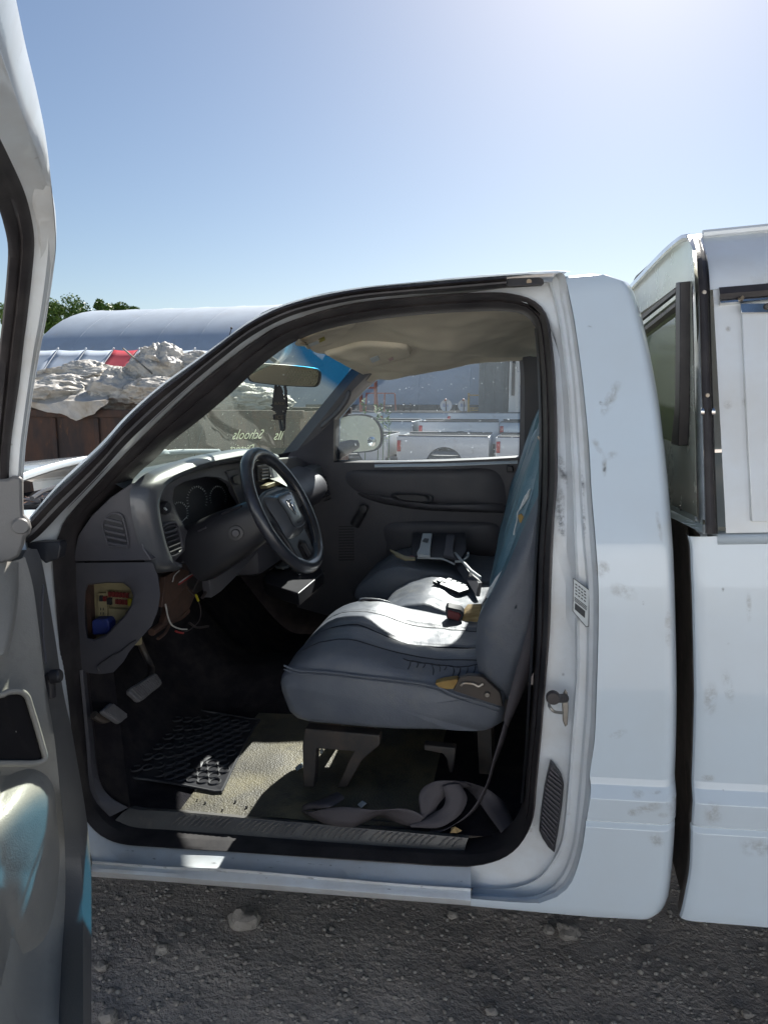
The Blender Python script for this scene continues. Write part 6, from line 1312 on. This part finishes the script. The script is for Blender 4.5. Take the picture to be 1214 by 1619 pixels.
treemk(166, 472, 44, 1.4, 2.0, 3, 'small tree top just right of the bright green tree')
treemk(-14, 474, 38, 2.0, 3.5, 4, 'tree seen through the open door window at the left edge')
treemk(205, 476.5, 46, 1.6, 2.0, 5, 'barely visible tree top over the hoop roof ridge')
# wall, sheds
CONC = mat('dark_concrete', (.13, .13, .125), .85, col2=(.08, .08, .08), nscale=3, dirt=(.2, .19, .17), dscale=5)
a_, b_ = W(470, 639, Y=21.6), W(900, 639, Y=21.6); wl2 = empty('concrete_wall', ((a_[0]+b_[0])/2, 21.6, 0)); tag(wl2, 'low dark concrete block wall along the foot of the hoop building', 'wall')
nb = 14
for k in range(nb):
    x0 = a_[0]+(b_[0]-a_[0])*k/nb; x1 = a_[0]+(b_[0]-a_[0])*(k+1)/nb-.03
    for j in range(2): rel(MB().box(((x0+x1)/2+.3*(j % 2), 21.9+random.uniform(-.02, .02), a_[2]*(j+.5)/2), (x1-x0, .6, a_[2]/2-.02), bev=.015), wl2, 'block', CONC)
SHED = mat('shaded_siding', (.13, .15, .16), .7, col2=(.10, .115, .12), nscale=3); SHED_LIT = mat('sunlit_siding', (.62, .62, .60), .6)  # one shed's shaded and sunlit faces, coloured grey and white
def shed(px0, px1, Y, h, m, label, depth=3):
    a_, b_ = W(px0, 600, Y=Y), W(px1, 600, Y=Y); o = empty('metal_shed', ((a_[0]+b_[0])/2, Y, 0)); tag(o, label, 'shed'); w_ = b_[0]-a_[0]
    rel(MB().box(((a_[0]+b_[0])/2, Y+depth/2, h/2), (w_, depth, h)), o, 'wall', m)
    n = max(3, int(w_/.3))
    for k in range(n): rel(MB().box((a_[0]+w_*(k+.5)/n, Y-.02, h/2), (.05, .03, h-.1)), o, 'siding_rib', m)
    rel(MB().box(((a_[0]+b_[0])/2, Y+depth/2, h+.06), (w_+.2, depth+.2, .10)), o, 'roof', m); return o
shed(757, 803, 20.3, 4.3, SHED, 'shaded face of the metal shed, coloured grey, seen through the passenger window')
sw = shed(804.5, 870, 20.0, 4.1, SHED_LIT, 'sunlit face of the same shed, coloured white, right beside the shaded one')
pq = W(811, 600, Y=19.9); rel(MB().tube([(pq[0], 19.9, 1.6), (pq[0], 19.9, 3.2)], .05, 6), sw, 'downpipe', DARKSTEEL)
# pickup beds standing in rows
BEDW = mat('bed_white', (.66, .67, .68), .3, coat=.4, dirt=(.4, .38, .34), dscale=3); BEDS = mat('bed_silver', (.36, .40, .44), .3, metal=.5); BEDD = mat('bed_liner', (.10, .10, .105), .7)
TAIL = mat('red_lens', (.45, .012, .012), .2, coat=.5)
def bedmesh(m):
    L, Wd, H = 2.05, 1.75, .56; root = empty('truck_bed'); z0 = .12
    for sy in (-1, 1):
        ol = [(-L/2, z0), (-L/2, z0+H), (L/2, z0+H), (L/2, z0)]+[(.05+.42*math.cos(q), z0-.06+.42*math.sin(q)*1.0) for q in np.linspace(.15, math.pi-.15, 14)]
        g_ = []
        top = [(x, z0+H) for x in np.linspace(-L/2, L/2, 40)]
        for x, zz in top:
            d = abs(x-.05); zb = z0 if d > .43 else max(z0, z0-.10+math.sqrt(max(0, .43**2-d*d)))
            g_.append([(x, sy*(Wd/2-.05), zz), (x, sy*(Wd/2+.0), zz-.01), (x, sy*(Wd/2+.03), zz-.14), (x, sy*(Wd/2+.035), max(zb, zz-.30)), (x, sy*(Wd/2+.02), zb), (x, sy*(Wd/2-.06), zb)])
        sd_ = MB().grid(g_).build('side_panel', m, root)
        MB().grid([[(.05+.43*math.cos(q), sy*(Wd/2+.02), z0-.10+.43*math.sin(q)), (.05+.40*math.cos(q), sy*(Wd/2+.02), z0-.10+.40*math.sin(q)), (.05+.41*math.cos(q), sy*(Wd/2-.25), z0-.10+.41*math.sin(q))] for q in np.linspace(.24, math.pi-.24, 18)]).build('wheel_arch', BEDD, sd_)
        MB().box((-L/2+.03, sy*(Wd/2+.015), z0+.34), (.09, .07, .26), bev=.015).build('taillight', TAIL, root)
        MB().box((0, sy*(Wd/2-.10), z0+H+.012), (L, .13, .03), bev=.008).build('bed_rail', BEDD, root)
    MB().box((-L/2-.01, 0, z0+.31), (.05, Wd-.06, .48), bev=.012).build('tailgate', m, root)
    MB().box((L/2, 0, z0+.31), (.04, Wd-.06, .50), bev=.008).build('front_wall', m, root)
    MB().box((0, 0, z0+.10), (L-.06, Wd-.12, .05)).build('bed_floor', BEDD, root)
    for x in (-.6, .6): MB().box((x, 0, z0/2-.20), (.12, Wd-.3, z0+.38)).build('timber_skid', BARK, root)
    return root
def copy_tree(o, p=None):
    c_ = o.copy(); COL.objects.link(c_); c_.parent = p
    for ch in list(o.children): copy_tree(ch, c_)
    return c_
pw_, ps_ = bedmesh(BEDW), bedmesh(BEDS); used = set()
spots = [(541, 14.6, 0, 0, 'white pickup bed partly hidden by the passenger mirror'), (699, 14.6, 0, 0, 'nearest white pickup bed with red taillight and black wheel arch'), (860, 14.6, 0, 0, 'white pickup bed at the right end of the nearest row'),
         (590, 17.1, 1, 0, 'silver pickup bed behind the mirror-side white bed'), (722, 17.1, 0, .05, 'white pickup bed right behind the nearest one'), (855, 17.1, 1, 0, 'silver pickup bed in the second row by the window edge'),
         (545, 19.3, 0, -.04, 'white pickup bed in the third row below the red forklift'), (655, 19.3, 1, 0, 'silver pickup bed in the third row below the dishes'), (762, 19.3, 0, .03, 'white pickup bed in the third row below the yellow forklift')]
for px, Y, k, r, lb in spots:
    src = (pw_, ps_)[k]; o = src if k not in used else copy_tree(src); used.add(k)
    p = W(px, 690, Y=Y); o.location = (p[0], Y+.9, {14.6: 0, 17.1: .24, 19.3: .42}.get(Y, .42)); o.rotation_euler.z = r; tag(o, lb, 'truck bed', 'pickup beds standing in rows in the yard')
# forklifts
def forklift(px, Y, c1, c2, label, sc=1.0, mast=2.5):
    p = W(px, 650, Y=Y); o = empty('forklift', (p[0], Y, 0)); tag(o, label, 'forklift')
    MB().box((.1, 0, .75), (1.3, .9, .55), bev=.06).build('body', c1, o); MB().box((.72, 0, .85), (.42, 1.0, .8), bev=.1).build('counterweight', c1, o)
    for x, y in ((-.45, -.45), (-.45, .45), (.6, -.42), (.6, .42)): 
        q = MB().lathe([(.12, -.1), (.28, -.11), (.30, -.06), (.30, .06), (.28, .11), (.12, .1)], (x, y, .30), (0, 1, 0), 18).build('tyre', RUBBER, o); MB().lathe([(.0001, -.04), (.12, -.05), (.14, -.1)], (x, y, .3), (0, 1, 0), 12).build('rim', c2, q)
    for y in (-.32, .32): MB().box((-.82, y, mast/2+.1), (.10, .09, mast), bev=.01).build('mast_rail', c2, o)
    for z in (.5, 1.1, mast*.72, mast): MB().box((-.82, 0, z), (.08, .6, .07)).build('mast_bar', c2, o)
    for y in (-.22, .22): MB().box((-1.35, y, .2), (1.0, .10, .05)).build('fork', DARKSTEEL, o)
    for x, y in ((-.4, -.4), (-.4, .4), (.5, -.4), (.5, .4)): MB().tube([(x, y, 1.0), (x*.8, y, 1.95)], .03, 6).build('guard_post', c1, o)
    for k in range(5): MB().box((-.32+.17*k, 0, 1.97), (.05, .82, .04)).build('guard_slat', c1, o)
    MB().box((.25, 0, 1.1), (.4, .45, .1), bev=.03).build('seat', RUBBER, o); MB().box((.45, 0, 1.3), (.1, .45, .4), bev=.03).build('seat_back', RUBBER, o)
    o.scale = (sc, sc, sc); return o
ORANGE = mat('faded_orange_paint', (.30, .10, .06), .5); GREEN = mat('machine_green', (.03, .17, .06), .5); YEL = mat('faded_yellow_paint', (.38, .25, .05), .5, col2=(.22, .13, .05), nscale=4)
fk = forklift(601, 20.9, ORANGE, ORANGE, 'red forklift with tall mast and green engine box behind the beds', .85, 3.0); fk.rotation_euler.z = math.radians(70)
MB().box((.1, .75, .80), (.7, .5, .6), bev=.05).build('engine_box', GREEN, fk); 
for z in np.linspace(.5, 1.4, 5): MB().box((.2, -1.05, z), (.5, .04, .05)).build('ladder_rung', DARKSTEEL, fk)
for x in (-.05, .45): MB().box((x, -1.05, .8), (.04, .05, 1.6)).build('ladder_rail', DARKSTEEL, fk)
fy = forklift(757, 20.9, YEL, YEL, 'yellow forklift facing the yard beside the white dishes', .62, 2.6); fy.rotation_euler.z = math.radians(80)
# satellite dishes
DISH = mat('dish_white', (.68, .69, .70), .4); BLUE = mat('blue_lettering', (.05, .12, .40), .5)
for px, lb in ((705, 'white satellite dish with blue lettering, left of the pair'), (733, 'white satellite dish with blue lettering beside the yellow forklift'), (766, 'white satellite dish half hidden behind the yellow forklift')):
    Y = 20.6 if px != 766 else 21.1; p = W(px, 641, Y=Y); o = empty('satellite_dish', (p[0], Y, 0)); tag(o, lb, 'satellite dish', 'white dishes by the wall'); z = p[2]
    MB().lathe([(.0001, .05), (.06, .048), (.12, .036), (.165, .012), (.18, .0), (.184, -.006), (.165, .004), (.0001, .042)], (0, 0, z), (0, 1, 0), 24).build('reflector', DISH, o)
    MB().tube(cat([(0, -.01, z-.18), (.02, -.14, z-.02), (.02, -.18, z+.13)], 10), .014, 6).build('feed_arm', DARKSTEEL, o); MB().lathe([(.0001, .05), (.03, .05), (.035, -.03), (.0001, -.035)], (0.0, -.17, z+.17), (0, 1, .2), 12).build('receiver', ORANGE, o)
    MB().tube([(0, .05, z), (0, .16, z-.1), (0, .16, 0)], .025, 8).build('mounting_post', STEEL, o)
    text('lettering', 'Bri', .14, BLUE, o, frame((-.02, .012, z), (1, 0, 0), (0, 0, 1)))
# weeds
WEED = mat('weed_leaf', (.045, .11, .015), .7, spec=.1)
for i, (px, py, h_) in enumerate(((576, 640, .5), (596, 652, .45), (604, 650, .6), (613, 655, .4))):
    Y = 13.2; p = W(px, py, Y=Y); b = MB(); r_ = np.random.default_rng(40+i); o = empty('weed', (p[0], Y, 0)); tag(o, ('tall weed left of the others above the passenger mirror', 'short weed just right of the tall left one', 'tallest middle weed behind the passenger mirror', 'small weed at the right of the clump')[i], 'weed', 'weeds growing among the beds')
    H_ = p[2]+h_*.3; MB().tube([(0, 0, 0), (.03, 0, H_*.5), (.0, .02, H_)], [.010, .007, .003], 5).build('stem', WEED, o)
    for k in range(46):
        z = H_*(.45+.55*r_.random()); a = r_.uniform(0, 6.28); l_ = r_.uniform(.06, .13); d = np.array([math.cos(a), math.sin(a), r_.uniform(0, .9)]); c_ = np.array([-math.sin(a), math.cos(a), 0]); q = np.array([0, 0, z])
        b.add([q, q+d*l_*.5+c_*.025, q+d*l_, q+d*l_*.5-c_*.025], [(0, 1, 2, 3)])
    b.build('foliage', WEED, o, smooth=False)

# added unseen behind the viewer to bounce sunlight: pale ground and a fabric building
PALE = mat('bounce_pale_ground', (.60, .57, .51), .95, col2=(.52, .49, .43), nscale=.6, bump=.5, bscale=20)
yd = MB().grid([[(x, y, .006) for y in (-120, -40, -12, -4.2)] for x in (-120, -20, 0, 20, 120)]).build('bounce_yard_ground', PALE, None); yd['kind'] = 'structure'
hb = empty('hoop_building', (0, -17, 0)); tag(hb, 'second fabric hoop building, added unseen across the yard to bounce sunlight', 'hoop building')
for k in range(10):
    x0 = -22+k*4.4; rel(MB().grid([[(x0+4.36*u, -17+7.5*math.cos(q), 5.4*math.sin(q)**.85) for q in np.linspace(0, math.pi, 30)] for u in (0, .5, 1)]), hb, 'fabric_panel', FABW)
dk = empty('mirror_fill_trailer', (10, 3.1, 0)); tag(dk, 'dark trailer added unseen rearward of the truck to darken its mirror reflection', 'trailer')  # dark body added so the passenger mirror reflects dark shapes
rel(MB().box((10, 3.1, 1.55), (3.0, 2.0, 1.9), bev=.05), dk, 'body', DARKSTEEL)
for y in (2.4, 3.8): rel(MB().lathe([(.1, -.1), (.42, -.12), (.45, 0), (.42, .12), (.1, .1)], (10, y, .45), (0, 1, 0), 20), dk, 'tyre', RUBBER)
